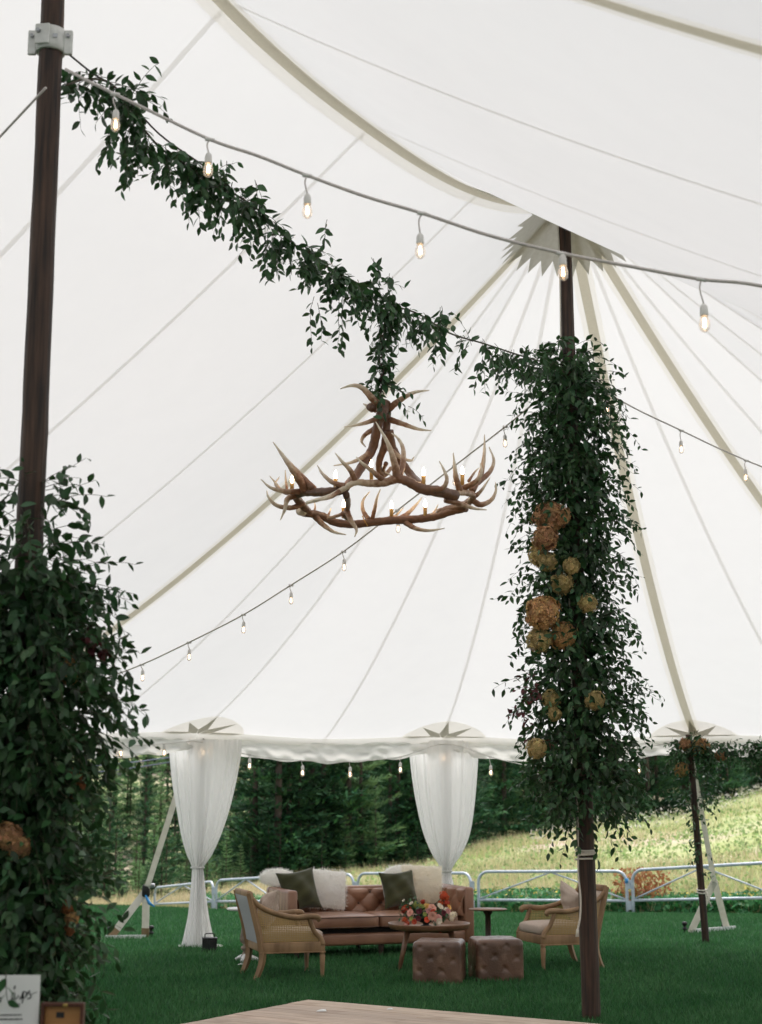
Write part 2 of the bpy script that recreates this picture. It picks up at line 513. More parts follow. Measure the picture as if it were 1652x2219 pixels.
def tag(o, label=None, cat=None, group=None, kind=None):
    if label: o['label'] = label
    if cat: o['category'] = cat
    if group: o['group'] = group
    if kind: o['kind'] = kind
    return o
def thing(name, label, cat, loc=(0, 0, 0), rz=0.0, group=None):
    o = bpy.data.objects.new(name, None)
    COL.objects.link(o)
    o.location = loc
    o.rotation_euler = (0, 0, rz)
    o.matrix_basis = Matrix.Translation(Vector(loc)) @ Matrix.Rotation(rz, 4, 'Z')
    o.empty_display_size = 0.2
    return tag(o, label, cat, group)
def copy_tree(o, parent=None):
    c = o.copy()
    COL.objects.link(c)
    c.parent = parent
    for ch in o.children:
        copy_tree(ch, c)
    return c
def catmull(pts, n=6, rad=None):
    pts = [Vector(q) for q in pts]
    P = [pts[0] * 2 - pts[1]] + pts + [pts[-1] * 2 - pts[-2]]
    out, ro = [], []
    for i in range(1, len(P) - 2):
        for j in range(n):
            t = j / n
            a, b, c, d = P[i - 1], P[i], P[i + 1], P[i + 2]
            out.append(0.5 * (2 * b + (c - a) * t + (2 * a - 5 * b + 4 * c - d) * t * t + (3 * b - a - 3 * c + d) * t ** 3))
            if rad:
                ro.append(rad[i - 1] * (1 - t) + rad[i] * t)
    out.append(pts[-1])
    if rad:
        ro.append(rad[-1])
        return out, ro
    return out
def sstep(a, b, x):
    t = min(1, max(0, (x - a) / (b - a)))
    return t * t * (3 - 2 * t)

# ------------------------------------------------------------------ tent frame in plan
CX, CY = 1.49, 11.0
AX = R_(58)
AU = Vector((math.cos(AX), math.sin(AX)))          # along the ridge, away from the camera
AW = Vector((AU.y, -AU.x))                         # to the right of the ridge
BAY, RAD, ZP, ZE = 5.84, 6.7, 6.31, 2.32
def plan(u, w):
    return (CX + AU.x * u + AW.x * w, CY + AU.y * u + AW.y * w)
def uw(x, y):
    dx, dy = x - CX, y - CY
    return dx * AU.x + dy * AU.y, dx * AW.x + dy * AW.y
CP2 = plan(0, 0)
LP2 = plan(-BAY, 0)
def post(k):                                       # k = 0..7 round the far end; 0 = right side of the ridge, 7 = left
    ph = R_(-90 + 180 / 7 * k)
    return plan(RAD * math.cos(ph), -RAD * math.sin(ph))
DL = R_(180 / 14)
def prof(q):
    q = max(0.0, 1 - q)
    return 0.45 * q + 0.55 * q ** 1.75
def z_uw(u, w):
    if u > 0 or u < -2 * BAY:
        uu = u if u > 0 else -(u + 2 * BAY)
        r = math.hypot(uu, w)
        ph = math.atan2(-w, uu)
        k = (ph + math.pi / 2) / (2 * DL)
        fr = k - math.floor(k)
        sc = math.sin(math.pi * fr) ** 2
        Re = RAD * math.cos(DL) / math.cos((fr - 0.5) * 2 * DL) * (1 - 0.010 * sc)
        ze = ZE - 0.055 * sc * min(1, r / Re) ** 3
        return ze + (ZP - ze) * prof(r / Re)
    b = -u
    if b > BAY: b -= BAY
    t = abs(2 * b / BAY - 1)
    zr = 5.71 + 0.6 * t ** 2.4
    fr = (b / (BAY / 2)) % 1.0
    sc = math.sin(math.pi * fr) ** 2
    Re = RAD * (1 - 0.012 * sc)
    q = abs(w) / Re
    ze = ZE - 0.055 * sc * min(1, q) ** 3
    m = 1 - t ** 2
    qq = max(0.0, 1 - q)
    f = (0.45 + 0.12 * m) * qq + (0.55 - 0.12 * m) * qq ** 1.75
    return ze + (zr - ze) * f
def re_dir(ph):
    k = (ph + math.pi / 2) / (2 * DL)
    fr = k - math.floor(k)
    sc = math.sin(math.pi * fr) ** 2
    return RAD * math.cos(DL) / math.cos((fr - 0.5) * 2 * DL) * (1 - 0.010 * sc)
def roof(x, y):
    return z_uw(*uw(x, y))

# ------------------------------------------------------------------ terrain
FV = [(-900, 60), (0, 48), (250, 41), (354, 38.5), (478, 35.2), (613, 33.3), (775, 31.8), (1022, 29.4), (1347, 28), (1660, 26.4), (2100, 25), (3200, 24)]
TY = [(-900, 60, 2010), (0, 50, 1990), (250, 47.5, 1962), (400, 48, 1932), (600, 50, 1907), (900, 54, 1878), (1057, 58, 1828), (1189, 62, 1800), (1339, 66, 1777), (1453, 70, 1760), (1652, 75, 1708), (2200, 80, 1650), (3200, 80, 1620)]
TV = [(v_, d_, at_y(v_, y_, d_).z) for v_, d_, y_ in TY]
_fa = np.array([(v - 826) / F for v, _ in FV]); _fd = np.array([d for _, d in FV])
_ta = np.array([(v - 826) / F for v, _, _ in TV]); _td = np.array([d for _, d, _ in TV]); _tz = np.array([z for _, _, z in TV])
def fence_d(a): return np.interp(a, _fa, _fd)
def tree_d(a): return np.maximum(np.interp(a, _ta, _td), fence_d(a) + 6)
def height(x, y):
    x = np.asarray(x, float); y = np.asarray(y, float)
    a = np.clip(x / np.maximum(y, 6), -0.6, 0.8)
    df, dt = fence_d(a), tree_d(a)
    zf = EYE - 0.0718 * df
    zt = np.interp(a, _ta, _tz)
    t1 = np.clip((y - 19.5) / (df - 19.5), 0, 1)
    t1 = t1 * t1 * (1.6 - 0.6 * t1)
    z = zf * t1
    t2 = np.clip((y - df) / (dt - df), 0, 1)
    z = z + (zt - zf) * t2
    far = np.maximum(y - dt - 7, 0)
    up = 0.17 * np.minimum(far, 140) - 0.0003 * np.minimum(far, 140) ** 2
    f2 = np.maximum(y - dt - 1, 0)                       # a gully on the left, the wooded slope rises beyond it
    t3 = np.clip(f2 / 18, 0, 1)
    gul = -7.0 * t3 * t3 * (3 - 2 * t3) + 0.20 * np.clip(f2 - 22, 0, 130)
    wl = np.clip((-0.045 - a) / 0.05, 0, 1)
    z = z + up * (1 - wl) + gul * wl
    k = np.clip((y - 21) / 12, 0, 1)
    z = z + k * (0.10 * np.sin(x * 0.55 + 1.3) * np.cos(y * 0.43) + 0.05 * np.sin(x * 1.7 + y * 1.1))
    return z
def hz(x, y): return float(height(x, y))

def ground_sheets():
    xs = np.concatenate([np.arange(-420, -34, 14), np.arange(-34, 44, 0.7), np.arange(44, 430, 14)])
    ys = np.concatenate([np.arange(-80, 6, 6), np.arange(6, 60, 0.6), np.arange(60, 130, 3), np.arange(130, 620, 14)])
    X, Y = np.meshgrid(xs, ys)
    Z = height(X, Y)
    V = np.stack([X.ravel(), Y.ravel(), Z.ravel()], 1)
    nx = len(xs)
    ii, jj = np.meshgrid(np.arange(len(ys) - 1), np.arange(nx - 1), indexing='ij')
    a = (ii * nx + jj).ravel()
    Q = np.stack([a, a + 1, a + 1 + nx, a + nx], 1)
    cx = V[Q].mean(1)
    aa = np.clip(cx[:, 0] / np.maximum(cx[:, 1], 6), -0.6, 0.8)
    lawn = cx[:, 1] < fence_d(aa) + 0.15
    for nm, mk, mat in (('lawn', lawn, 'lawn'), ('hillside_meadow', ~lawn, 'meadow')):
        q = Q[mk]
        u, inv = np.unique(q, return_inverse=True)
        me = mesh_np(nm, V[u], inv.reshape(-1, 4), k=4)
        tag(link(nm, me, mat, smooth=True), kind='structure')
ground_sheets()

rng = np.random.default_rng(7)
def blades(name, px, py, h, w, mat, label, cat, lean=0.35, seed=1, zoff=0.0, parts=None):
    g = np.random.default_rng(seed)
    n = len(px)
    pz = height(px, py) + zoff
    an = g.uniform(0, 2 * np.pi, n)
    hh = h * g.uniform(0.55, 1.25, n)
    ww = w * g.uniform(0.6, 1.3, n)
    lx, ly = g.normal(0, lean, n) * hh, g.normal(0, lean, n) * hh
    base = np.stack([px, py, pz], 1)
    d = np.stack([np.cos(an) * ww, np.sin(an) * ww, np.zeros(n)], 1)
    V = np.empty((n, 3, 3))
    V[:, 0] = base - d / 2
    V[:, 1] = base + d / 2
    V[:, 2] = base + np.stack([lx, ly, hh], 1)
    rn = np.repeat(g.random(n), 3)
    me = mesh_np(name, V.reshape(-1, 3), np.arange(n * 3).reshape(-1, 3), rn)
    return tag(link(name, me, mat), label, cat, kind='stuff')

# lawn blades, thinning out with distance
N = 470000
d = 9.5 + (40 - 9.5) * rng.random(N) ** 1.55
a = rng.uniform(-0.36, 0.46, N)
px, py = a * d, d
ok = (py < fence_d(a) + 0.1)
u_ = (px - CX) * AU.x + (py - CY) * AU.y
w_ = (px - CX) * AW.x + (py - CY) * AW.y
ok &= ~((u_ < -0.40) & (w_ > -2.28))
blades('lawn_grass', px[ok], py[ok], 0.048, 0.011, 'grass', 'short mown green grass of the lawn under and around the tent', 'grass', 0.45, 2)
# meadow beyond the gates
N = 200000
a = rng.uniform(-0.24, 0.30, N)
t = rng.random(N) ** 1.3
d = fence_d(a) + 0.3 + t * (tree_d(a) + 4 - fence_d(a))
px, py = a * d, d
patch = np.sin(px * 0.31 + 1.0) + np.sin(py * 0.23 + px * 0.12) + 0.8 * np.sin(px * 0.9 - py * 0.5)
ok = rng.random(N) < np.clip(0.55 + 0.5 * patch, 0.03, 1) * np.where((a > 0.11) & (t > 0.45), 0.45, 1)
px, py, a = px[ok], py[ok], a[ok]
hay = rng.random(len(px)) < np.where(a < -0.03, 0.55, 0.28)
blades('meadow_grass', px[~hay], py[~hay], 0.26, 0.035, 'meadow_grass', 'yellow-green meadow grass growing on the slope behind the metal gates', 'grass', 0.3, 3)
blades('dry_grass', px[hay], py[hay], 0.40, 0.022, 'hay', 'straw-coloured dry grass stalks standing behind the metal gates', 'grass', 0.25, 4)
def specks(name, px, py, h0, h1, size, mat, label, cat, seed):
    g = np.random.default_rng(seed)
    n = len(px)
    pz = height(px, py) + g.uniform(h0, h1, n)
    c = np.stack([px, py, pz], 1)
    A = g.normal(size=(n, 3)); A /= np.linalg.norm(A, axis=1)[:, None]
    B = np.cross(A, g.normal(size=(n, 3))); B /= np.linalg.norm(B, axis=1)[:, None]
    s = size * g.uniform(0.6, 1.4, n)[:, None]
    V = np.stack([c + A * s, c + B * s * 0.7, c - A * s, c - B * s * 0.7], 1)
    me = mesh_np(name, V.reshape(-1, 3), np.arange(n * 4).reshape(-1, 4), np.repeat(g.random(n), 4), k=4)
    return tag(link(name, me, mat), label, cat, kind='stuff')
nc = 230                                                # weed clumps on the slope
ca_ = rng.uniform(-0.02, 0.30, nc); cd_ = fence_d(ca_) + 1 + rng.random(nc) * (tree_d(ca_) - fence_d(ca_) - 1)
ci = rng.integers(0, nc, 9000)
cx_ = ca_[ci] * cd_[ci] + rng.normal(0, 0.55, 9000); cy_ = cd_[ci] + rng.normal(0, 0.55, 9000)
specks('meadow_weeds', cx_, cy_, 0.02, 0.34, 0.055, 'weed', 'clumps of mid-green leafy weeds scattered over the meadow slope', 'plants', 15)
N = 1900
a = rng.uniform(0.10, 0.30, N)
d = tree_d(a) - 14 * rng.random(N) ** 1.8
specks('white_wildflowers', a * d, d, 0.15, 0.5, 0.045, 'wild_white', 'white wildflowers in a drift along the top of the meadow', 'flowers', 5)
N = 900
a = rng.uniform(0.055, 0.30, N)
d = fence_d(a) + rng.uniform(0.3, 2.0, N)
specks('yellow_wildflowers', a * d, d, 0.22, 0.42, 0.028, 'wild_yellow', 'small yellow flowers dotting the green strip below the gates', 'flowers', 6)
N = 15000
a = np.concatenate([rng.uniform(0.055, 0.31, N - 1500), rng.uniform(-0.118, -0.075, 1500)])
d = fence_d(a) + 0.15 + 1.7 * rng.random(N)
specks('ground_cover', a * d, d, 0.0, 0.36, 0.062, 'cover', 'low bright green leafy plants in a strip along the gates', 'plants', 8)

# ------------------------------------------------------------------ conifers on the slope
def conifer_mesh(seed, h, rad, base, levels, per, droop, dens):
    g = np.random.default_rng(seed)
    V, rn = [], []
    for i in range(levels):
        t = (i + g.uniform(-0.3, 0.3)) / levels
        t = min(max(t, 0), 0.985)
        z = h * (base + (1 - base) * t)
        L = rad * ((1 - t) ** 0.85) * g.uniform(0.75, 1.15) + 0.06 * rad
        nb = max(4, int(per * (0.55 + 0.45 * (1 - t))))
        a0 = g.uniform(0, 6.28)
        for b in range(nb):
            an = a0 + 6.283 * b / nb + g.normal(0, 0.25)
            Lb = L * g.uniform(0.6, 1.2)
            lift = g.uniform(-droop, droop * 0.3) + 0.35 * t
            ns = max(4, int(dens * (0.4 + 0.6 * Lb / rad)))
            shade = g.random() * 0.5
            ux, uy = math.cos(an), math.sin(an)
            for q in range(ns):
                s = 0.08 + 0.92 * (q + g.uniform(0, 1)) / ns
                for _ in range(3):
                    lat = g.normal(0, 0.16) * Lb * (0.35 + 0.8 * s * (1.25 - s))
                    r = Lb * s
                    zz = z + r * lift + 0.20 * Lb * s * s - abs(lat) * 0.35 + g.normal(0, 0.006) * h
                    c = np.array([ux * r - uy * lat, uy * r + ux * lat, zz])
                    sz = (0.020 * h + 0.05 * Lb) * g.uniform(0.6, 1.2)
                    dirv = np.array([ux - uy * lat / Lb * 2.5, uy + ux * lat / Lb * 2.5, lift + 0.25]) + g.normal(0, 0.35, 3)
                    dirv /= np.linalg.norm(dirv)
                    sd = np.cross(dirv, np.array([0, 0, 1.0]) + g.normal(0, 0.5, 3))
                    sd /= np.linalg.norm(sd) + 1e-9
                    V += [c - dirv * sz * 0.3, c + sd * sz * 0.20, c + dirv * sz, c - sd * sz * 0.20]
                    rn += [min(0.999, shade + 0.3 * s + 0.2 * g.random())] * 4
    V = np.array(V)
    return mesh_np('crown', V, np.arange(len(V)).reshape(-1, 4), np.array(rn), k=4)
def conifer(name, label, x, y, h, kind, rz, grp):
    o = thing(name, label, 'tree', (x, y, hz(x, y) - 0.1), rz, grp)
    me_c, me_t, h0 = TREES[kind]
    s = h / h0
    for nm, me in (('trunk', me_t), ('crown', me_c)):
        c = bpy.data.objects.new(nm, me)
        COL.objects.link(c)
        c.parent = o
        c.scale = (s * random.uniform(0.9, 1.15), s * random.uniform(0.9, 1.15), s)
    return o
TREES = []
for i, (sd, rad, base, lev, per, dr, dn, mat) in enumerate([(1, 1.6, 0.03, 17, 8, 0.40, 15, 'needles'), (2, 2.1, 0.05, 15, 8, 0.30, 18, 'needles'),
                                                            (3, 1.25, 0.03, 18, 7, 0.45, 13, 'needles_pale'), (4, 1.9, 0.16, 14, 8, 0.25, 16, 'needles'), (5, 1.6, 0.03, 16, 8, 0.15, 14, 'needles_pale')]):
    me = conifer_mesh(sd, 8.0, rad, base, lev, per, dr, dn)
    me.materials.append(M[mat])
    tb = MB().tube([(0, 0, -0.3), (0.03, 0.02, 3), (0, 0.03, 6), (0, 0, 7.9)], [0.12, 0.09, 0.045, 0.01], 7)
    tm = bpy.data.meshes.new('trunk')
    tm.from_pydata(tb.v, [], tb.f)
    tm.materials.append(M['bark'])
    TREES.append((me, tm, 8.0))
random.seed(11)
KN = {0: 'dark spruce', 1: 'broad dark pine', 2: 'slim pale conifer', 3: 'bare-stemmed dark pine', 4: 'bushy pale pine'}
def plant(n, v0, v1, rows, gap, jit, hl, hh, kinds, name, where, first=0.0):
    for i in range(n):
        v = v0 + (v1 - v0) * ((i * 0.618034 + random.uniform(0, 0.03)) % 1)
        a = (v - 826) / F
        row = i % rows
        D = float(tree_d(a)) + first + row * gap * (1 + 0.06 * row) + (random.uniform(0, jit) if row else random.uniform(-0.5, 0.8))
        h = random.uniform(hl, hh) * (0.8 if row == 0 else 1)
        kind = random.choice(kinds)
        big = 'tall' if h > (hl + hh) / 2 else 'short'
        rw_n = 'in the front row' if row == 0 else ('in the middle rows' if row < rows - 1 else 'in the back row')
        conifer(name, '%s %s %s of the wood %s' % (big, KN[kind], rw_n, where), a * D, D, h, kind, random.uniform(0, 6.28), '%s, %s, %s %s' % (name.replace('_', ' ') + 's ' + where, rw_n, big, KN[kind]))
plant(190, 30, 640, 8, 9, 8, 5.0, 8.5, (0, 2, 2, 4, 0, 1), 'conifer', 'beyond the guyed tent edge', 9.0)
plant(64, 560, 1010, 4, 8, 7, 7.5, 12, (1, 0, 0, 1, 0, 4), 'pine_tree', 'behind the sofa')
plant(100, 1010, 1860, 5, 7, 6, 6.0, 10.5, (1, 0, 3, 1), 'evergreen_tree', 'above the meadow')
plant(22, 480, 1000, 1, 1, 1, 1.4, 3.0, (1, 4, 0, 1), 'young_pine', 'facing the gates', -1.2)
plant(18, 1010, 1860, 1, 1, 1, 1.2, 2.6, (1, 1, 0), 'young_evergreen', 'edging the meadow', -0.8)
plant(16, 80, 480, 1, 1, 1, 1.3, 2.8, (4, 2, 0, 1), 'sapling', 'near the guy straps', -1.5)
for v, dd, h, kind, lab in ((1085, 1.0, 5.2, 2, 'pale green young pine beside the sheer curtain behind the sofa'), (1130, 0.2, 3.4, 4, 'small bushy pale pine at the foot of the dark treeline'),
                            (1205, 3, 8, 3, 'bare-stemmed dark pine between the curtain and the flower-clad pole'), (815, -1.5, 3.0, 2, 'short pale sapling in front of the tall dark pines')):
    a = (v - 826) / F
    D = float(tree_d(a)) + dd
    conifer('conifer', lab, a * D, D, h, kind, 1.0, None)
for j, (y0_, y1_, lb) in enumerate(((1668, 1622, 'upper thin blue-grey power line crossing the wood'), (1688, 1630, 'lower thin blue-grey power line crossing the wood'))):
    p0_, p1_ = at_y(-80, y0_, 46), at_y(480, y1_, 60)
    tag(MB().tube([p0_.lerp(p1_, t_ / 8) + Vector((0, 0, -0.25 * math.sin(math.pi * t_ / 8))) for t_ in range(9)], 0.022, 5).build('power_line', 'wire_blue', None, True), lb, 'power line')
rw = thing('dock_plant', 'rust-coloured dead dock plant behind the cane armchair', 'plant', (0, 0, 0))
rx, ry = (1372 - 826) / F * 28.6, 28.6
rw.location = (rx, ry, hz(rx, ry)); rw.matrix_basis = Matrix.Translation((rx, ry, hz(rx, ry)))
g = np.random.default_rng(3)
mb = MB()
for i in range(26):
    an, r0 = g.uniform(0, 6.28), g.uniform(0.05, 0.5)
    mb.tube([(0, 0, 0), (math.cos(an) * r0 * 0.5, math.sin(an) * r0 * 0.5, 0.4), (math.cos(an) * r0, math.sin(an) * r0, g.uniform(0.45, 0.8))], [0.008, 0.006, 0.003], 4)
mb.build('stem', 'rust_weed', rw, world=False)
n = 700
an, rr, zz = g.uniform(0, 6.28, n), 0.55 * np.sqrt(g.random(n)), g.uniform(0.25, 0.85, n)
c = np.stack([np.cos(an) * rr, np.sin(an) * rr, zz], 1)
A = g.normal(size=(n, 3)); A /= np.linalg.norm(A, axis=1)[:, None]
B = np.cross(A, g.normal(size=(n, 3))); B /= np.linalg.norm(B, axis=1)[:, None]
V = np.stack([c + A * .05, c + B * .025, c - A * .05, c - B * .025], 1).reshape(-1, 3)
tag(link('foliage', mesh_np('foliage', V, np.arange(n * 4).reshape(-1, 4), np.repeat(g.random(n), 4), k=4), 'rust_weed', rw, world=False), kind='stuff')

# ------------------------------------------------------------------ gates
def gate(xa, xb, label, ltop, rtop, hl):
    a0, a1 = (xa - 826) / F, (xb - 826) / F
    A = Vector((a0 * fence_d(a0), fence_d(a0), 0)); B = Vector((a1 * fence_d(a1), fence_d(a1), 0))
    A.z, B.z = hz(A.x, A.y), hz(B.x, B.y)
    top_a = at_y(xa, ltop, A.y).z; top_b = at_y(xb, rtop, B.y).z
    root = thing('metal_gate', label, 'gate', A, 0, 'galvanised tube gates along the lawn edge')
    d = (B - A); d.z = 0
    Ln = d.length
    dv = d / Ln
    def P(s, z): 
        k = s / Ln
        lo = A.z * (1 - k) + B.z * k
        hi = top_a * (1 - k) + top_b * k
        return Vector((A.x + dv.x * s, A.y + dv.y * s, lo + (hi - lo) * z))
    r, cr = 0.030, 0.20
    hgt = (top_a - A.z + top_b - B.z) / 2
    path = [P(0.04, -0.02), P(0.04, 0.3), P(0.04, 1 - cr / hgt)]
    for q in range(1, 6):
        an = q / 6 * math.pi / 2
        path.append(P(0.04 + cr - cr * math.cos(an), 1 - cr / hgt + cr / hgt * math.sin(an)))
    path.append(P(0.04 + cr, 1)); path.append(P(Ln - 0.04 - cr, 1))
    for q in range(1, 6):
        an = q / 6 * math.pi / 2
        path.append(P(Ln - 0.04 - cr + cr * math.sin(an), 1 - cr / hgt + cr / hgt * math.cos(an)))
    path += [P(Ln - 0.04, 1 - cr / hgt), P(Ln - 0.04, 0.3), P(Ln - 0.04, -0.02)]
    MB().tube(path, r, 8).build('frame', 'gate', root, True)
    MB().tube([P(0.04, 0.375), P(Ln - 0.04, 0.375)], r * 0.9, 8).build('rail', 'gate', root, True)
    for s0 in (0.05, Ln - 0.05):
        MB().tube([P(s0, 0.40), P(Ln / 2, 0.985)], r * 0.55, 6).build('brace', 'gate', root, True)
    for zc in (0.28, 0.72):
        q = P(Ln - 0.01, zc)
        MB().box(q, (0.10, 0.03, 0.16)).build('hinge', 'gate', root)
    return root, P, Ln
fv = [(350, 475, 1924, 1910), (478, 609, 1908, 1900), (613, 771, 1900, 1894), (775, 1018, 1893, 1892), (1027, 1347, 1889, 1888), (1351, 1668, 1886, 1868)]
labs = ['metal tube gate behind the tied curtain, at the end of the row', 'metal tube gate just behind the cane armchair seen from its back', 'metal tube gate behind the olive pillow at the left arm of the sofa',
        'metal tube gate behind the middle of the sofa and its cream fur pillow', 'metal tube gate with blue tape behind the flower-clad pole and the right armchair', 'metal tube gate behind the leaning tent side pole']
for (xa, xb, lt, rt), lb in zip(fv, labs):
    root, P, Ln = gate(xa, xb, lb, lt, rt, 0)
    if 'blue' in lb:
        q = P(Ln - 0.04, 0.80)
        MB().tube([q - Vector((0, 0, 0.045)), q + Vector((0, 0, 0.045))], 0.036, 10).build('tape', 'blue', root, True)

# ------------------------------------------------------------------ tent roof
tent = thing('tent', 'white sailcloth marquee roof with straps and zigzag patches', 'tent', (CP2[0], CP2[1], 0))
mb = MB()
def end_fn(sgn):
    def fn(s, t):
        ph = -math.pi / 2 + math.pi * t
        q = s ** 1.4
        r = q * re_dir(ph)
        u, w = r * math.cos(ph), -r * math.sin(ph)
        z = z_uw(u if sgn > 0 else -2 * BAY - u, w) if r > 0 else ZP
        x, y = plan(u if sgn > 0 else -2 * BAY - u, w)
        return (x, y, z)
    return fn
mb.grid(end_fn(1), 44, 196)
mb.grid(end_fn(-1), 24, 98)
def bay_fn(s, t):
    u = -2 * BAY * s
    w = -RAD + 2 * RAD * t
    fr = ((-u) / (BAY / 2)) % 1.0
    k = 1 - 0.012 * math.sin(math.pi * fr) ** 2
    tt = abs(2 * t - 1) ** 1.25 * (1 if t > 0.5 else -1)
    w = RAD * k * tt
    x, y = plan(u, w)
    return (x, y, z_uw(u, w))
mb.grid(bay_fn, 112, 90)
bm = bmesh.new()
me = bpy.data.meshes.new('canopy'); me.from_pydata(mb.v, [], mb.f)
bm.from_mesh(me)
bmesh.ops.remove_doubles(bm, verts=bm.verts, dist=0.003)
bm.to_mesh(me); bm.free()
link('canopy', me, 'canvas', tent, True)

def strip(path_uw, width, off, name, mat, n=48, thick=0.0):
    mb = MB()
    pts = []
    (u0, w0), (u1, w1) = path_uw
    du, dw = u1 - u0, w1 - w0
    ln = math.hypot(du, dw)
    nu, nw = -dw / ln, du / ln
    vs, fs = [], []
    for i in range(n + 1):
        t = (i / n) ** 1.25
        for s in (-1, 0, 1):
            u, w = u0 + du * t + nu * s * width / 2, w0 + dw * t + nw * s * width / 2
            uc, wc = u0 + du * t, w0 + dw * t
            x, y = plan(u, w)
            vs.append((x, y, min(z_uw(u, w), z_uw(uc, wc) + 0.02) - off))
    for i in range(n):
        for j in (0, 1):
            a = i * 3 + j
            fs.append((a, a + 1, a + 4, a + 3))
    return mb.add(vs, fs).build(name, mat, tent, True)
def rad_path(phd, r0=0.02, r1=0.995, u00=0.0):
    ph = R_(phd); Re = re_dir(ph)
    return ((u00 + r0 * math.cos(ph), -r0 * math.sin(ph)), (u00 + r1 * Re * math.cos(ph), -r1 * Re * math.sin(ph)))
for k in range(15):
    phd = -90 + 180 / 14 * k
    thick = k in (0, 6, 8, 14)
    if thick:
        strip(rad_path(phd), 0.175, 0.006, 'reinforcing_band', 'band')
        strip(rad_path(phd), 0.085, 0.013, 'webbing_strap', 'strap')
    else:
        strip(rad_path(phd), 0.034, 0.006, 'seam', 'seam')
for b in range(2):
    strip(((-BAY * b - 0.02, 0), (-BAY * (b + 1) + 0.02, 0)), 0.20, 0.016, 'reinforcing_band', 'band', 70)
    strip(((-BAY * b - 0.02, 0), (-BAY * (b + 1) + 0.02, 0)), 0.085, 0.022, 'webbing_strap', 'strap', 70)
    for k in range(1, 4):
        u = -BAY * b - BAY / 4 * k
        for sg in (-1, 1):
            strip(((u, sg * 0.05), (u, sg * RAD * 0.985)), 0.034, 0.006, 'seam', 'seam', 40)
    for sg in (-1, 1):
        u = -BAY * (b + 1)
        strip(((u, sg * 0.05), (u, sg * RAD * 0.995)), 0.175, 0.006, 'reinforcing_band', 'band')
        strip(((u, sg * 0.05), (u, sg * RAD * 0.995)), 0.085, 0.013, 'webbing_strap', 'strap')
# zigzag patch under each peak
for b in range(2):
    mb = MB()
    nt = 26
    vs, fs = [], []
    def pp(r, an, off=0.026):
        u, w = -BAY * b + r * math.cos(an), r * math.sin(an)
        x, y = plan(u, w)
        return (x, y, z_uw(u, w) - off)
    for i in range(nt):
        a0, a1, am = 2 * math.pi * i / nt, 2 * math.pi * (i + 1) / nt, 2 * math.pi * (i + 0.5) / nt
        o = len(vs)
        for r in (0.05, 0.17, 0.31, 0.435):
            vs += [pp(r, a0), pp(r, am), pp(r, a1)]
        vs.append(pp(0.545, am))
        for q in range(3):
            k = o + q * 3
            fs += [(k, k + 1, k + 4, k + 3), (k + 1, k + 2, k + 5, k + 4)]
        fs += [(o + 9, o + 10, o + 12), (o + 10, o + 11, o + 12)]
    mb.add(vs, fs).build('peak_patch', 'patch', tent)
# star patches and discs above the side posts, valance between them
def eave_xy(k, fr):                # k post index, fr 0..1 to the next one
    ph = R_(-90 + 180 / 7 * (k + fr))
    r = re_dir(ph)
    u, w = r * math.cos(ph), -r * math.sin(ph)
    x, y = plan(u, w)
    return x, y, z_uw(u * 0.9999, w * 0.9999)
for k in range(0, 8):
    ph = R_(-90 + 180 / 7 * k)
    def pt(t, an, off, dome=0.0):            # t metres from the post, an measured from the inward radius
        pu, pw = RAD * math.cos(ph), -RAD * math.sin(ph)
        iu, iw = -math.cos(ph), math.sin(ph)
        ca, sa = math.cos(an), math.sin(an)
        u, w = pu + t * (iu * ca - iw * sa), pw + t * (iw * ca + iu * sa)
        r = math.hypot(u, w); Re = re_dir(math.atan2(-w, u)) * 0.992 if u > -0.2 else 99
        if r > Re: u, w = u * Re / r, w * Re / r
        x, y = plan(u, w)
        return (x, y, z_uw(u, w) - off)
    mb = MB()
    mb.grid(lambda s, t: pt(0.05 + 0.49 * s, R_(-88 + 176 * t), 0.010), 6, 28)
    mb.build('patch_disc', 'disc', tent, True)
    mb = MB()
    def qpt(p, q_, t):
        return (p[0] + (q_[0] - p[0]) * t, p[1] + (q_[1] - p[1]) * t)
    def pl(t, an): return (t * math.cos(an), t * math.sin(an))
    for i in range(5):
        am, hw_ = R_(-66 + 33 * i), R_(16.5)
        c0, v0, v1, tp_ = pl(0.03, am), pl(0.20, am - hw_), pl(0.20, am + hw_), pl(0.54, am)
        vs, fs = [], []
        nn_ = 5
        for r_ in range(nn_ + 1):                        # rows from the centre out to the valley line, then to the tip
            t = r_ / nn_
            for e_ in (qpt(c0, v0, t), qpt(c0, qpt(v0, v1, 0.5), t), qpt(c0, v1, t)):
                vs.append(pt(math.hypot(*e_), math.atan2(e_[1], e_[0]), 0.02))
        for r_ in range(1, nn_ + 1):
            t = r_ / nn_
            for e_ in (qpt(v0, tp_, t), qpt(qpt(v0, v1, 0.5), tp_, t), qpt(v1, tp_, t)):
                vs.append(pt(math.hypot(*e_), math.atan2(e_[1], e_[0]), 0.02))
        for r_ in range(2 * nn_):
            o_ = r_ * 3
            fs += [(o_, o_ + 1, o_ + 4, o_ + 3), (o_ + 1, o_ + 2, o_ + 5, o_ + 4)]
        mb.add(vs, fs)
    mb.build('star_patch', 'patch', tent)
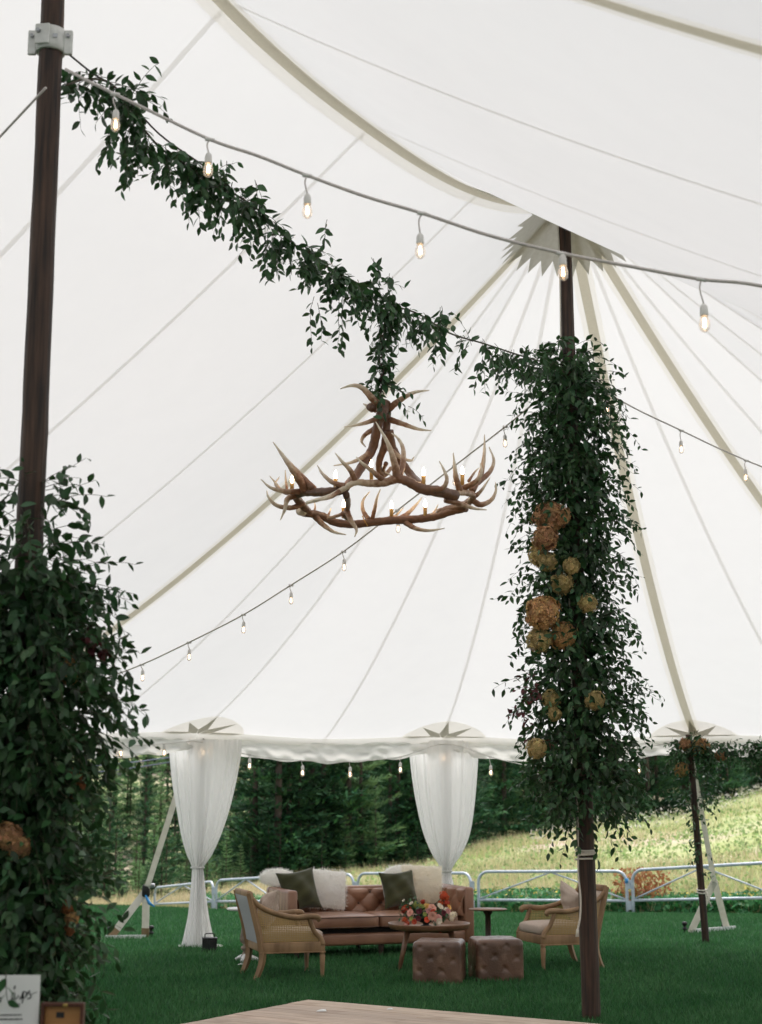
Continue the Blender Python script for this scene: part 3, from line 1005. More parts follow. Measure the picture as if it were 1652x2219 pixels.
for k in range(7):
    mb = MB()
    g = random.Random(k)
    ph1, ph2, ph3 = g.uniform(0, 6), g.uniform(0, 6), g.uniform(0, 6)
    def vf(s, t):
        x, y, z = eave_xy(k, min(0.999, max(0.001, t)))
        sc = math.sin(math.pi * t) ** 0.55
        dep = 0.16 + 0.10 * sc + 0.008 * math.sin(23 * t + ph1)
        fold = s * (0.030 * math.sin(27 * t + 5 * s + ph2) + 0.024 * math.sin(49 * t - 7 * s + ph3) + 0.016 * math.sin(88 * t + 11 * s)) + 0.012 * math.sin(14 * s + 6 * t)
        bulge = 0.05 * math.sin(math.pi * min(1, s * 1.1)) * sc
        dx, dy = x - CX, y - CY
        L = math.hypot(dx, dy)
        o = fold - bulge
        return (x + dx / L * o, y + dy / L * o, z - 0.004 - dep * s + 0.01 * math.sin(40 * t + ph1) * s)
    mb.grid(vf, 14, 110)
    mb.build('valance', 'valance', tent, True)
    mb = MB()
    def wf(s, t):
        x, y, z = eave_xy(k, min(0.999, max(0.001, t)))
        dx, dy = x - CX, y - CY
        L = math.hypot(dx, dy)
        o = -0.022 - 0.05 * (1 - s) - 0.012 * math.sin(25 * t + ph1)
        return (x + dx / L * o, y + dy / L * o, z + 0.006 - 0.085 * s)
    mb.grid(wf, 3, 60)
    mb.build('eave_band', 'band', tent, True)
for sg in (-1, 1):
    for j in range(4):
        mb = MB()
        def sf(s, t):
            u = -BAY / 2 * (j + t)
            w = sg * RAD * (1 - 0.012 * math.sin(math.pi * t) ** 2)
            x, y = plan(u, w)
            dep = 0.10 + 0.17 * math.sin(math.pi * min(.999, t)) ** 0.55
            return (x, y, z_uw(u, w * 0.9999) - 0.004 - dep * s)
        mb.grid(sf, 4, 40)
        mb.build('valance', 'valance', tent, True)

# ------------------------------------------------------------------ poles
def log(mb, p0, p1, r0, r1, seed, n=18, k=70):
    g = np.random.default_rng(seed)
    p0, p1 = Vector(p0), Vector(p1)
    ph = g.uniform(0, 6.28, 8)
    vs, fs = [], []
    for i in range(k + 1):
        t = i / k
        c = p0.lerp(p1, t)
        for j in range(n):
            an = 2 * math.pi * j / n
            r = r0 + (r1 - r0) * t
            r *= 1 + 0.035 * math.sin(3 * an + ph[0] + 4 * t) + 0.03 * math.sin(5 * an + ph[1]) + 0.018 * math.sin(60 * t + ph[2] + an) + g.normal(0, 0.012)
            cr = abs((an - ph[3] - 0.3 * math.sin(5 * t) + math.pi) % (2 * math.pi) - math.pi)
            if cr < 0.2: r *= 0.90
            vs.append((c.x + r * math.cos(an), c.y + r * math.sin(an), c.z))
    for i in range(k):
        for j in range(n):
            a, b = i * n + j, i * n + (j + 1) % n
            fs.append((a, b, b + n, a + n))
    fs.append(tuple(range(n))[::-1]); fs.append(tuple(k * n + j for j in range(n)))
    return mb.add(vs, fs)
def lerp3(a, b, t): return Vector(a).lerp(Vector(b), t)
cpb, cpt = Vector((1.508, 11.0, -0.03)), Vector((1.462, 11.0, 6.26))
cpole = thing('center_pole', 'dark wooden tent pole wrapped in greenery beside the dance floor', 'pole', (cpb.x, cpb.y, 0))
log(MB(), cpb, cpt, 0.066, 0.050, 3).build('log', 'pole', cpole, True)
def cp_at(z): return lerp3(cpb, cpt, (z + 0.03) / 6.29)
rp = thing('rope', 'white cotton rope wound round the flower-clad pole, tail hanging', 'rope', cp_at(1.1))
for i, dz in enumerate((0.045, 0.028, 0.010, -0.022)):
    c = cp_at(1.15 + dz)
    pts = [(c.x + 0.073 * math.cos(t), c.y + 0.073 * math.sin(t), c.z + 0.006 * math.sin(t + i)) for t in np.linspace(0, 6.283, 28)]
    MB().tube(pts, 0.0072, 6).build('coil', 'rope', rp, True)
pts = [cp_at(z) + Vector((-0.060 - 0.008 * math.sin(z * 3), -0.035, 0)) for z in np.linspace(6.1, 1.16, 40)]
MB().tube(pts, 0.006, 6).build('line', 'rope', rp, True)
pts = [cp_at(1.15) + Vector((-0.062, -0.045, 0)), cp_at(1.00) + Vector((-0.064, -0.045, 0)), cp_at(0.88) + Vector((-0.055, -0.05, 0)), cp_at(0.74) + Vector((-0.060, -0.05, 0)), cp_at(0.62) + Vector((-0.085, -0.05, 0))]
MB().tube(catmull(pts, 5), 0.0075, 6).build('tail', 'rope', rp, True)
mb = MB().tube([cp_at(0.64) + Vector((-0.082, -0.05, 0)), cp_at(0.62) + Vector((-0.085, -0.05, 0)), cp_at(0.585) + Vector((-0.088, -0.05, 0))], [0.009, 0.012, 0.013], 7)
mb.build('frayed_end', 'rope', rp, True)

lpb = Vector((-1.535, 6.05, -0.03)); lpt = Vector((-1.535, 6.05, 6.34))
lpb = Vector((on_plane(25, 2000, CP2, LP2).x, on_plane(25, 2000, CP2, LP2).y, -0.03))
lpole = thing('center_pole', 'dark wooden tent pole with a white steel collar near its top', 'pole', (lpb.x, lpb.y, 0))
q0 = at_y(60, 1250, lpb.y); q1 = at_y(114, 20, lpb.y)
k = (q1.x - q0.x) / (q1.z - q0.z)
lpb.x = q0.x - k * q0.z
lpt = Vector((q0.x + k * (6.25 - q0.z), lpb.y, 6.25))
log(MB(), lpb, lpt, 0.062, 0.052, 5).build('log', 'pole', lpole, True)
def lp_at(z): return lerp3(lpb, lpt, (z + 0.03) / (lpt.z + 0.03))
zc = at_y(115, 92, lpb.y).z
c = lp_at(zc)
col_ = thing('pole_collar', 'white steel bolted collar clamped round the dark pole', 'clamp', c)
mb = MB()
prof_ = [(0.057, -0.055), (0.066, -0.055), (0.068, -0.02), (0.068, 0.02), (0.066, 0.055), (0.057, 0.055)]
MB().lathe(prof_, c, 28).build('ring', 'white_metal', col_, True)
for sg in (-1, 1):
    MB().rbox(c + Vector((sg * 0.083, -0.01, -0.008)), (0.040, 0.022, 0.12), 0.006).build('flange', 'white_metal', col_)
    MB().tube([c + Vector((sg * 0.083, -0.034, 0.02)), c + Vector((sg * 0.083, 0.016, 0.02))], 0.009, 6).build('bolt', 'steel', col_)
MB().rbox(c + Vector((-0.025, -0.066, 0.008)), (0.07, 0.012, 0.10), 0.005, rz=-0.12).build('plate', 'white_metal', col_)
MB().tube([c + Vector((-0.042, -0.066, 0.02)), c + Vector((-0.042, -0.085, 0.02))], 0.010, 6).build('bolt', 'steel', col_)
MB().box(c + Vector((0.035, -0.068, -0.002)), (0.022, 0.004, 0.018)).build('sticker', 'steel', col_)

# slim side posts
def side_post(k, name_lab, lean=0.16, top=None, base=None, r=0.042):
    x, y = post(k)
    dx, dy = (x - CX) / RAD, (y - CY) / RAD
    top = top or Vector((x, y, ZE - 0.02)); base = base or Vector((x + dx * lean, y + dy * lean, -0.02))
    o = thing('side_pole', name_lab, 'pole', (base.x, base.y, 0))
    log(MB(), base, top, r, r * 0.9, 20 + k, 12, 30).build('log', 'pole', o, True)
    return o
pt_top = at_y(1493, 1592, 17.1); pt_base = on_ground(1530, 2044)
sp = side_post(4, 'slim dark side pole with trailing vine, leaning out at the tent edge', top=pt_top, base=Vector((pt_base.x, pt_base.y, -0.02)))
for k, lb in ((5, 'slim side pole hidden inside the curtain behind the sofa'), (6, 'slim side pole hidden inside the tied curtain near the black lantern')):
    yk = post(k)[1]
    side_post(k, lb, top=at_y(966 if k == 5 else 441, 1600, yk + 0.02), base=Vector((at_y(968 if k == 5 else 431, 2050, yk + 0.02).x, yk + 0.02, -0.02)), r=0.028)
c = lerp3(pt_base, pt_top, 0.245)
rp2 = thing('rope', 'short white rope wound low on the leaning side pole', 'rope', c)
for dz in (0.016, -0.016):
    MB().tube([(c.x + 0.050 * math.cos(t), c.y + 0.050 * math.sin(t), c.z + dz + 0.008 * math.sin(t)) for t in np.linspace(0, 6.283, 20)], 0.009, 6).build('coil', 'rope', rp2, True)
MB().tube([c + Vector((0.05, -.02, 0)), c + Vector((0.07, -.03, -0.10)), c + Vector((0.10, -.03, -0.17))], 0.008, 5).build('tail', 'rope', rp2, True)

# guy straps with stakes
def flat(mb, a, b, w, t):
    a, b = Vector(a), Vector(b)
    d = (b - a).normalized()
    s = d.cross(Vector((0, 1, 0))).normalized()
    nn = d.cross(s)
    vs = []
    for q in (a, b):
        vs += [q - s * w / 2 - nn * t / 2, q + s * w / 2 - nn * t / 2, q + s * w / 2 + nn * t / 2, q - s * w / 2 + nn * t / 2]
    return mb.add(vs, [(3, 2, 1, 0), (4, 5, 6, 7), (0, 1, 5, 4), (1, 2, 6, 5), (2, 3, 7, 6), (3, 0, 4, 7)])
def stake(root, p):
    MB().lathe([(0.016, -0.02), (0.016, 0.03), (0.030, 0.035), (0.030, 0.055), (0.017, 0.06), (0.017, 0.085), (0.032, 0.09), (0.032, 0.125), (0.02, 0.13)], p, 10).build('stake', 'iron', root, True)
p6 = post(6)
J = on_plane(317, 1930, (p6[0], p6[1]), (p6[0] - 0.54 * 2.3, p6[1] + 0.844 * 2.3))
g1, g2 = on_ground(238, 2034), on_ground(315, 2031)
guy = thing('guy_strap', 'pale guy strap splitting in two to stakes beside the tied curtain', 'strap', (J.x, J.y, 0))
flat(MB(), (p6[0] - 0.04, p6[1] + 0.06, ZE - 0.12), J, 0.065, 0.012).build('strap', 'shade_tape', guy)
for gg in (g1, g2):
    m_ = lerp3(J, gg, 0.80)
    flat(MB(), J, m_, 0.085, 0.012).build('strap', 'shade_tape', guy)
    flat(MB(), m_, gg, 0.088, 0.014).build('strap_end', 'muddy', guy)
MB().rbox(J, (0.09, 0.07, 0.14), 0.02).build('ratchet', 'iron', guy, True)
MB().rbox(J + Vector((0.06, -0.02, 0.06)), (0.09, 0.03, 0.05), 0.015).build('ratchet_handle', 'steel', guy, True)
MB().tube([J + Vector((0, -.03, -.05)), J + Vector((.05, -.05, -.14)), J + Vector((.11, -.04, -.18))], [0.012, 0.02, 0.006], 6).build('tape_tail', 'blue', guy, True)
flat(MB(), g1 + Vector((-0.05, -0.03, 0.015)), g1 + Vector((0.42, 0.02, 0.015)), 0.05, 0.02).build('plate', 'white_metal', guy)
stake(guy, g1 + Vector((-0.01, 0.06, 0))); stake(guy, g2 + Vector((0.06, 0.05, 0)))
g3, g4 = on_ground(1497, 2021), on_ground(1576, 2014)
J2 = Vector(((g3.x + g4.x) / 2 - 0.02, (g3.y + g4.y) / 2 - 0.5, 0.62))
guy2 = thing('guy_strap', 'pair of pale guy straps staked behind the leaning side pole', 'strap', (J2.x, J2.y, 0))
flat(MB(), pt_top + Vector((0.03, 0.1, -0.2)), J2, 0.06, 0.012).build('strap', 'shade_tape', guy2)
for gg in (g3, g4):
    flat(MB(), J2, gg, 0.08, 0.012).build('strap', 'shade_tape', guy2)
flat(MB(), g3 + Vector((0.02, -0.02, 0.02)), g4 + Vector((0.10, -0.02, 0.02)), 0.05, 0.02).build('plate', 'white_metal', guy2)
stake(guy2, g3 + Vector((-0.07, 0, 0))); stake(guy2, g4 + Vector((-0.03, 0.05, 0)))

# ------------------------------------------------------------------ curtains
def curtain(Y, rows, label, seed, tie_y):
    g = random.Random(seed)
    ph = [g.uniform(0, 6.28) for _ in range(6)]
    rows3 = []
    for (y, xl, xr, dep) in rows:
        A, B = at_y(xl, y, Y), at_y(xr, y, Y)
        rows3.append(((A.x + B.x) / 2, (B.x - A.x) / 2, A.z, dep))
    base = (rows3[-1][0], Y, 0)
    root = thing('curtain', label, 'curtain', base)
    zs = [r[2] for r in rows3]
    def samp(t):
        f = t * (len(rows3) - 1)
        i = min(int(f), len(rows3) - 2)
        f -= i
        r = []
        for c in range(4):
            p0 = rows3[max(i - 1, 0)][c]; p1 = rows3[i][c]; p2 = rows3[i + 1][c]; p3 = rows3[min(i + 2, len(rows3) - 1)][c]
            r.append(0.5 * (2 * p1 + (p2 - p0) * f + (2 * p0 - 5 * p1 + 4 * p2 - p3) * f * f + (3 * p1 - p0 - 3 * p2 + p3) * f ** 3))
        return r
    def fn(s, t):
        cx, hw, z, dp = samp(s)
        an = 2 * math.pi * t
        ca, sa = math.cos(an), math.sin(an)
        amp = 0.007 + 0.12 * min(dp, 0.09) * (1 + 1.6 * sstep(0.55, 0.9, s))
        f = amp * (0.55 * math.sin(19 * an + ph[0] + 1.2 * math.sin(3 * s + ph[3])) + 0.35 * math.sin(31 * an + ph[1] + 2 * s) + 0.3 * math.sin(8 * an + ph[2] - 2 * s))
        f *= min(1, hw / 0.10)
        x = cx + (abs(ca) ** 0.8) * math.copysign(1, ca) * hw
        yy = Y + sa * dp + f * (0.35 + 0.65 * abs(sa))
        if z < 0.012 + 0.02: z = max(0.012 + 0.008 * math.sin(9 * an), z)
        return (x, yy, z)
    mb = MB().grid(fn, 110, 300, closed=True)
    mb.build('sheer', 'sheer', root, True)
    cx, hw, z, dp = rows3[tie_y]
    MB().tube([(cx + (hw + .006) * math.cos(a), Y + (dp + .006) * math.sin(a), z) for a in np.linspace(0, 6.283, 24)], 0.012, 6).build('tie', 'sheer', root, True)
    return root
y6, y5 = p6[1] + 0.02, post(5)[1] + 0.02
c1 = [(1603, 367, 525, .10), (1640, 368, 522, .10), (1700, 374, 511, .10), (1760, 384, 496, .10), (1810, 393, 479, .09), (1850, 404, 461, .075), (1868, 412, 449, .06), (1880, 416, 441, .045), (1892, 416, 442, .045),
      (1930, 413, 446, .06), (1980, 408, 452, .08), (2020, 400, 460, .10), (2048, 393, 470, .13), (2062, 387, 482, .17)]
curtain(y6, c1, 'white sheer curtain tied at mid height, pooling beside the black lantern', 4, 7)
yb = [1605, 1640, 1700, 1760, 1810, 1850, 1872, 1888, 1896, 1915, 1950, 1990, 2030, 2046]
c2 = list(zip(yb, (886, 888, 895, 906, 919, 936, 950, 958, 957, 953, 948, 942, 936, 930), (1038, 1037, 1033, 1027, 1018, 1001, 986, 978, 979, 983, 988, 994, 1000, 1008), (.10, .10, .10, .10, .10, .09, .07, .045, .045, .06, .07, .08, .1, .13)))
curtain(y5, c2, 'white sheer curtain gathered behind the right end of the sofa', 9, 7)

# ------------------------------------------------------------------ dance floor
deck = thing('dance_floor', 'low pale wooden dance floor with a corner on the lawn', 'floor', (*plan(-3, 0), 0))
DZ = 0.055
corner = on_ground(668, 2166, DZ)
cu, cw = uw(corner.x, corner.y)
ang_w = math.atan2(AW.y, AW.x)
bw = 0.135
wid = 5.4
def plank(u, w0, w1):
    x, y = plan(u, (w0 + w1) / 2)
    o = MB().rbox((0, 0, 0), (w1 - w0, bw - 0.005, 0.028), 0.003, 1).build('plank', 'deck', None)
    o.parent = deck
    o.matrix_basis = deck.matrix_basis.inverted() @ Matrix.Translation((x, y, DZ - 0.014 + random.uniform(-0.0012, 0.0012))) @ Matrix.Rotation(ang_w, 4, 'Z')
    return o
random.seed(5)
proto = {}
for i in range(37):
    u = cu - bw * (i + 0.5)
    cut = [0, 2.4 if i % 2 else 1.2, 4.2 if i % 2 else 3.6, wid]
    for j in range(3):
        key = (i % 2, j)
        w0, w1 = cw + cut[j] + 0.001, cw + cut[j + 1] - 0.002
        if key not in proto:
            proto[key] = plank(u, w0, w1)
        else:
            o = proto[key].copy(); COL.objects.link(o)
            x, y = plan(u, (w0 + w1) / 2)
            o.matrix_basis = deck.matrix_basis.inverted() @ Matrix.Translation((x, y, DZ - 0.014 + random.uniform(-0.0012, 0.0012))) @ Matrix.Rotation(ang_w + (math.pi if random.random() < .5 else 0), 4, 'Z')
mid = plan(cu - bw * 18.5, cw + wid / 2)
MB().box((mid[0], mid[1], 0.0125), (wid - 0.02, bw * 37 - 0.02, 0.025), rz=ang_w).build('subframe', 'dark_wood', deck)
for vx, vy, zz, sc_, lb in ((697, 2191, DZ + 0.004, 0.55, 'white paper scrap near the corner of the dance floor'), (845, 2187, DZ + 0.004, 0.35, 'thin white paper sliver lying along a dance floor board'),
                            (1118, 2040, 0.03, 0.5, 'white litter on the grass beside the right ottoman'), (523, 2090, 0.02, 0.5, 'white scrap on the grass under the turned side table')):
    q = on_ground(vx, vy, zz)
    vs = [(-.07, -.04, 0), (.07, -.06, .006), (.05, .05, .02), (-.05, .06, .004), (0, 0, .026)]
    mb = MB().add([(q.x + a_ * sc_, q.y + b_ * sc_, q.z + c_ * sc_) for a_, b_, c_ in vs], [(0, 1, 4), (1, 2, 4), (2, 3, 4), (3, 0, 4)])
    tag(mb.build('paper_scrap', 'paper'), lb, 'paper')
# ------------------------------------------------------------------ upholstery helpers
def tuft(a, b, e=0.5):
    p, q = a + b, a - b
    dp, dq = abs(p - round(p)), abs(q - round(q))
    soft = (abs(math.sin(math.pi * p) * math.sin(math.pi * q))) ** 0.6
    return 0.55 * soft + 0.45 * (1 - math.exp(-(dp * dp + dq * dq) / 0.035))
def cushion(mb, c, size, e=0.35, e2=0.35, n=28, crown=0.0):
    def sp(v, p): return math.copysign(abs(v) ** p, v)
    def fn(s, t):
        la, lo = -math.pi / 2 + math.pi * s, 2 * math.pi * t
        x = sp(math.cos(la), e2) * sp(math.cos(lo), e)
        y = sp(math.cos(la), e2) * sp(math.sin(lo), e)
        z = sp(math.sin(la), e2)
        zz = z * size[2] / 2
        if z > 0: zz += crown * max(0, 1 - x * x) * max(0, 1 - y * y)
        return (c[0] + x * size[0] / 2, c[1] + y * size[1] / 2, c[2] + zz)
    return mb.grid(fn, n, n * 2, closed=True)
def pillow_mesh(w, h, t, n=26, seed=0, ears=0.10):
    g = random.Random(seed)
    p = [g.uniform(0, 6) for _ in range(6)]
    mb = MB()
    for side in (1, -1):
        def fn(s, q):
            u, v = 2 * s - 1, 2 * q - 1
            x = w / 2 * u * (1 - ears * (1 - v * v) * abs(u) ** 2)
            z = h / 2 * v * (1 - ears * (1 - u * u) * abs(v) ** 2)
            th = t / 2 * (max(0, (1 - u * u) * (1 - v * v))) ** 0.42
            th += 0.012 * math.sin(5 * u + p[0] + 3 * v) * (1 - u * u) * (1 - v * v) + 0.008 * math.sin(9 * v + p[1] - 4 * u) * (1 - u ** 4) * (1 - v ** 4)
            return (x, side * th, z)
        mb.grid(fn, n, n)
        if side == -1:
            k = len(mb.f) // 2
            mb.f = mb.f[:k] + [f[::-1] for f in mb.f[k:]]
    return mb
def place(o, loc, rx=0, ry=0, rz=0):
    o.matrix_basis = Matrix.Translation(loc) @ Matrix.Rotation(rz, 4, 'Z') @ Matrix.Rotation(ry, 4, 'Y') @ Matrix.Rotation(rx, 4, 'X')
    return o
def fur_child(o, mb, mat, n, ln, seed):
    g = np.random.default_rng(seed)
    V = np.array(mb.v)
    idx = g.integers(0, len(mb.f), n)
    fa = [mb.f[i] for i in idx]
    P = np.array([V[list(f)].mean(0) for f in fa])
    Nn = np.array([np.cross(V[f[1]] - V[f[0]], V[f[2]] - V[f[0]]) for f in fa])
    Nn /= np.linalg.norm(Nn, axis=1)[:, None] + 1e-12
    c = V.mean(0)
    sgn = np.sign((Nn * (P - c)).sum(1))
    Nn *= np.where(sgn == 0, 1, sgn)[:, None]
    T = Nn + g.normal(0, 0.45, (n, 3)) + np.array([0, 0, -0.35])
    T /= np.linalg.norm(T, axis=1)[:, None]
    S = np.cross(T, g.normal(0, 1, (n, 3))); S /= np.linalg.norm(S, axis=1)[:, None]
    P = P + g.normal(0, 0.008, (n, 3))
    L = ln * g.uniform(0.5, 1.3, n)[:, None]
    W = 0.0025
    VV = np.stack([P - S * W, P + S * W, P + T * L], 1).reshape(-1, 3)
    me = mesh_np('fur', VV, np.arange(n * 3).reshape(-1, 3), np.repeat(g.random(n), 3))
    f = link('fur', me, mat, o, world=False)
    tag(f, kind='stuff')

# ------------------------------------------------------------------ sofa
SA = R_(20)
S0 = Vector((-0.945, 15.30, 0))
sofa = thing('sofa', 'long tan leather sofa with button-tufted back on the lawn', 'sofa', S0, SA)
SL, SD = 2.06, 0.84
sofa.scale.z = 0.965; sofa.matrix_basis = sofa.matrix_basis @ Matrix.Diagonal((1, 1, 0.965, 1))
B = lambda mb, nm, mt, sm=True: mb.build(nm, mt, sofa, sm, world=False)
B(MB().rbox((SL / 2, SD / 2, 0.185), (SL - 0.02, SD - 0.03, 0.13), 0.03, 3), 'base', 'leather')
B(MB().box((SL / 2, SD / 2 - 0.01, 0.275), (SL - 0.10, SD - 0.14, 0.06)), 'seat_deck', 'gap', False)  # deck between base and cushions, its dark gap shade put into the colour
for i in range(2):
    x0 = 0.115 + i * 0.885
    mb = MB()
    cushion(mb, (x0 + 0.4425, 0.325, 0.37), (0.882, 0.69, 0.15), 0.16, 0.32, 22, crown=0.012)
    cu_ = B(mb, 'seat_cushion', 'leather')
    for zz in (0.318, 0.425):
        pts = []
        for t in np.linspace(0, 6.283, 60):
            ca, sa = math.cos(t), math.sin(t)
            pts.append((x0 + 0.4425 + math.copysign(abs(ca) ** 0.16, ca) * 0.441, 0.325 + math.copysign(abs(sa) ** 0.16, sa) * 0.345, zz))
        mb = MB().tube(pts, 0.005, 5, caps=False)
        o = mb.build('piping', 'leather_dark', cu_, True, world=False)
def back_fn(s, t):
    x = 0.09 + (SL - 0.18) * t
    z = 0.40 + 0.305 * s
    f = tuft((x - 0.09) / 0.26, (z - 0.40) / 0.25)
    roll = 0.045 * max(0, (s - 0.8) / 0.2) ** 2
    return (x, 0.70 - 0.055 * f * (1 if s < 0.93 else (1 - s) / 0.07) + roll, z)
B(MB().grid(back_fn, 48, 180), 'tufted_back', 'leather')
B(MB().rbox((SL / 2, 0.772, 0.41), (SL, 0.135, 0.62), 0.035, 3), 'back_frame', 'leather')
for i, x in enumerate((0.055, SL - 0.055)):
    sg = 1 if i == 0 else -1
    def arm_fn(s, t):
        y = 0.02 + 0.70 * t; z = 0.40 + 0.305 * s
        f = tuft((y) / 0.26, (z - 0.40) / 0.25)
        return (x + sg * (0.045 + 0.03 * f * min(1, (1 - s) / 0.07)), y, z)
    arm = B(MB().rbox((x, 0.36, 0.415), (0.105, 0.74, 0.61), 0.03, 3), 'arm', 'leather')
    B(MB().grid(arm_fn, 40, 80), 'tufted_arm', 'leather')
    for q in range(6):
        yy = 0.10 + q * 0.11
        MB().tube([(x - sg * 0.054, yy, 0.14), (x - sg * 0.055, yy, 0.40), (x - sg * 0.050, yy, 0.70), (x, yy, 0.722)], 0.004, 5).build('seam', 'leather_dark', arm, True, world=False)
nb = 0
for iz in range(3):
    for ix in range(16):
        z = 0.40 + 0.125 * iz + 0.03
        x = 0.09 + 0.13 * ix + (0.0)
        if (ix + iz) % 2 or x > SL - 0.12 or z > 0.69: continue
        zb = 0.40 + 0.125 * iz
        if zb < 0.45: continue
        o = MB()
        cushion(o, (x, 0.692, zb), (0.024, 0.016, 0.024), 1, 1, 6)
        B(o, 'button', 'leather_dark')
for x in (0.12, SL / 2, SL - 0.12):
    for y in (0.06, 0.78):
        B(MB().tube([(x, y, 0.125), (x, y, -0.01)], [0.034, 0.022], 4), 'leg', 'dark_wood', False)
def sofa_w(lx, ly, z): return S0 + Vector((math.cos(SA) * lx - math.sin(SA) * ly, math.sin(SA) * lx + math.cos(SA) * ly, z * 0.97))
for (lx, ly, z, w, h, t, rx, ry, rz, mt, lab, sd) in (
        (0.27, 0.50, 0.665, 0.44, 0.44, 0.17, -0.30, -0.13, 0.15, 'velvet', 'olive green velvet pillow leaning in the left corner of the sofa', 1),
        (1.40, 0.52, 0.655, 0.42, 0.40, 0.15, -0.30, -0.06, 0.10, 'velvet', 'olive green velvet pillow beside the cream fur pillow on the sofa', 2)):
    place(tag(pillow_mesh(w, h, t, seed=sd, ears=0.13).build('pillow', mt, None, True), lab, 'pillow'), sofa_w(lx, ly, z), rx, ry, SA + rz)
for (lx, ly, z, w, h, t, rx, ry, rz, mt, lab, sd) in (
        (0.62, 0.60, 0.665, 0.40, 0.40, 0.15, -0.22, 0.10, 0.0, 'fur_white', 'white shaggy pillow between the olive pillow and the tufted back', 3),
        (1.70, 0.60, 0.70, 0.46, 0.40, 0.15, -0.22, 0.05, -0.1, 'fur', 'cream long-haired fur pillow at the right end of the sofa', 4)):
    mb = pillow_mesh(w, h, t, seed=sd, ears=0.02)
    o = place(tag(mb.build('fur_pillow', mt, None, True), lab, 'pillow'), sofa_w(lx, ly, z), rx, ry, SA + rz)
    fur_child(o, mb, mt, 3600, 0.040, sd)
mb = MB()
def shp(s, t):
    la = math.pi * s; lo = 2 * math.pi * t
    r = 1 + 0.10 * math.sin(5 * lo + 2 * la) + 0.06 * math.sin(9 * la + 4 * lo)
    return (0.21 * r * math.sin(la) * math.cos(lo), 0.11 * r * math.sin(la) * math.sin(lo), 0.085 * r * math.cos(la))
mb.grid(shp, 16, 28, closed=True)
o = place(tag(mb.build('sheepskin', 'fur_white', None, True), 'white sheepskin thrown over the back corner of the sofa', 'sheepskin'), sofa_w(0.14, 0.80, 0.78), 0, 0.1, SA)
fur_child(o, mb, 'fur_white', 2200, 0.035, 8)
mb = MB(); mb.grid(shp, 16, 28, closed=True)
o = place(tag(mb.build('sheepskin', 'fur_white', None, True), 'white sheepskin showing behind the fur pillow at the right of the sofa back', 'sheepskin'), sofa_w(1.56, 0.86, 0.80), 0, 0.0, SA)
fur_child(o, mb, 'fur_white', 2000, 0.035, 9)

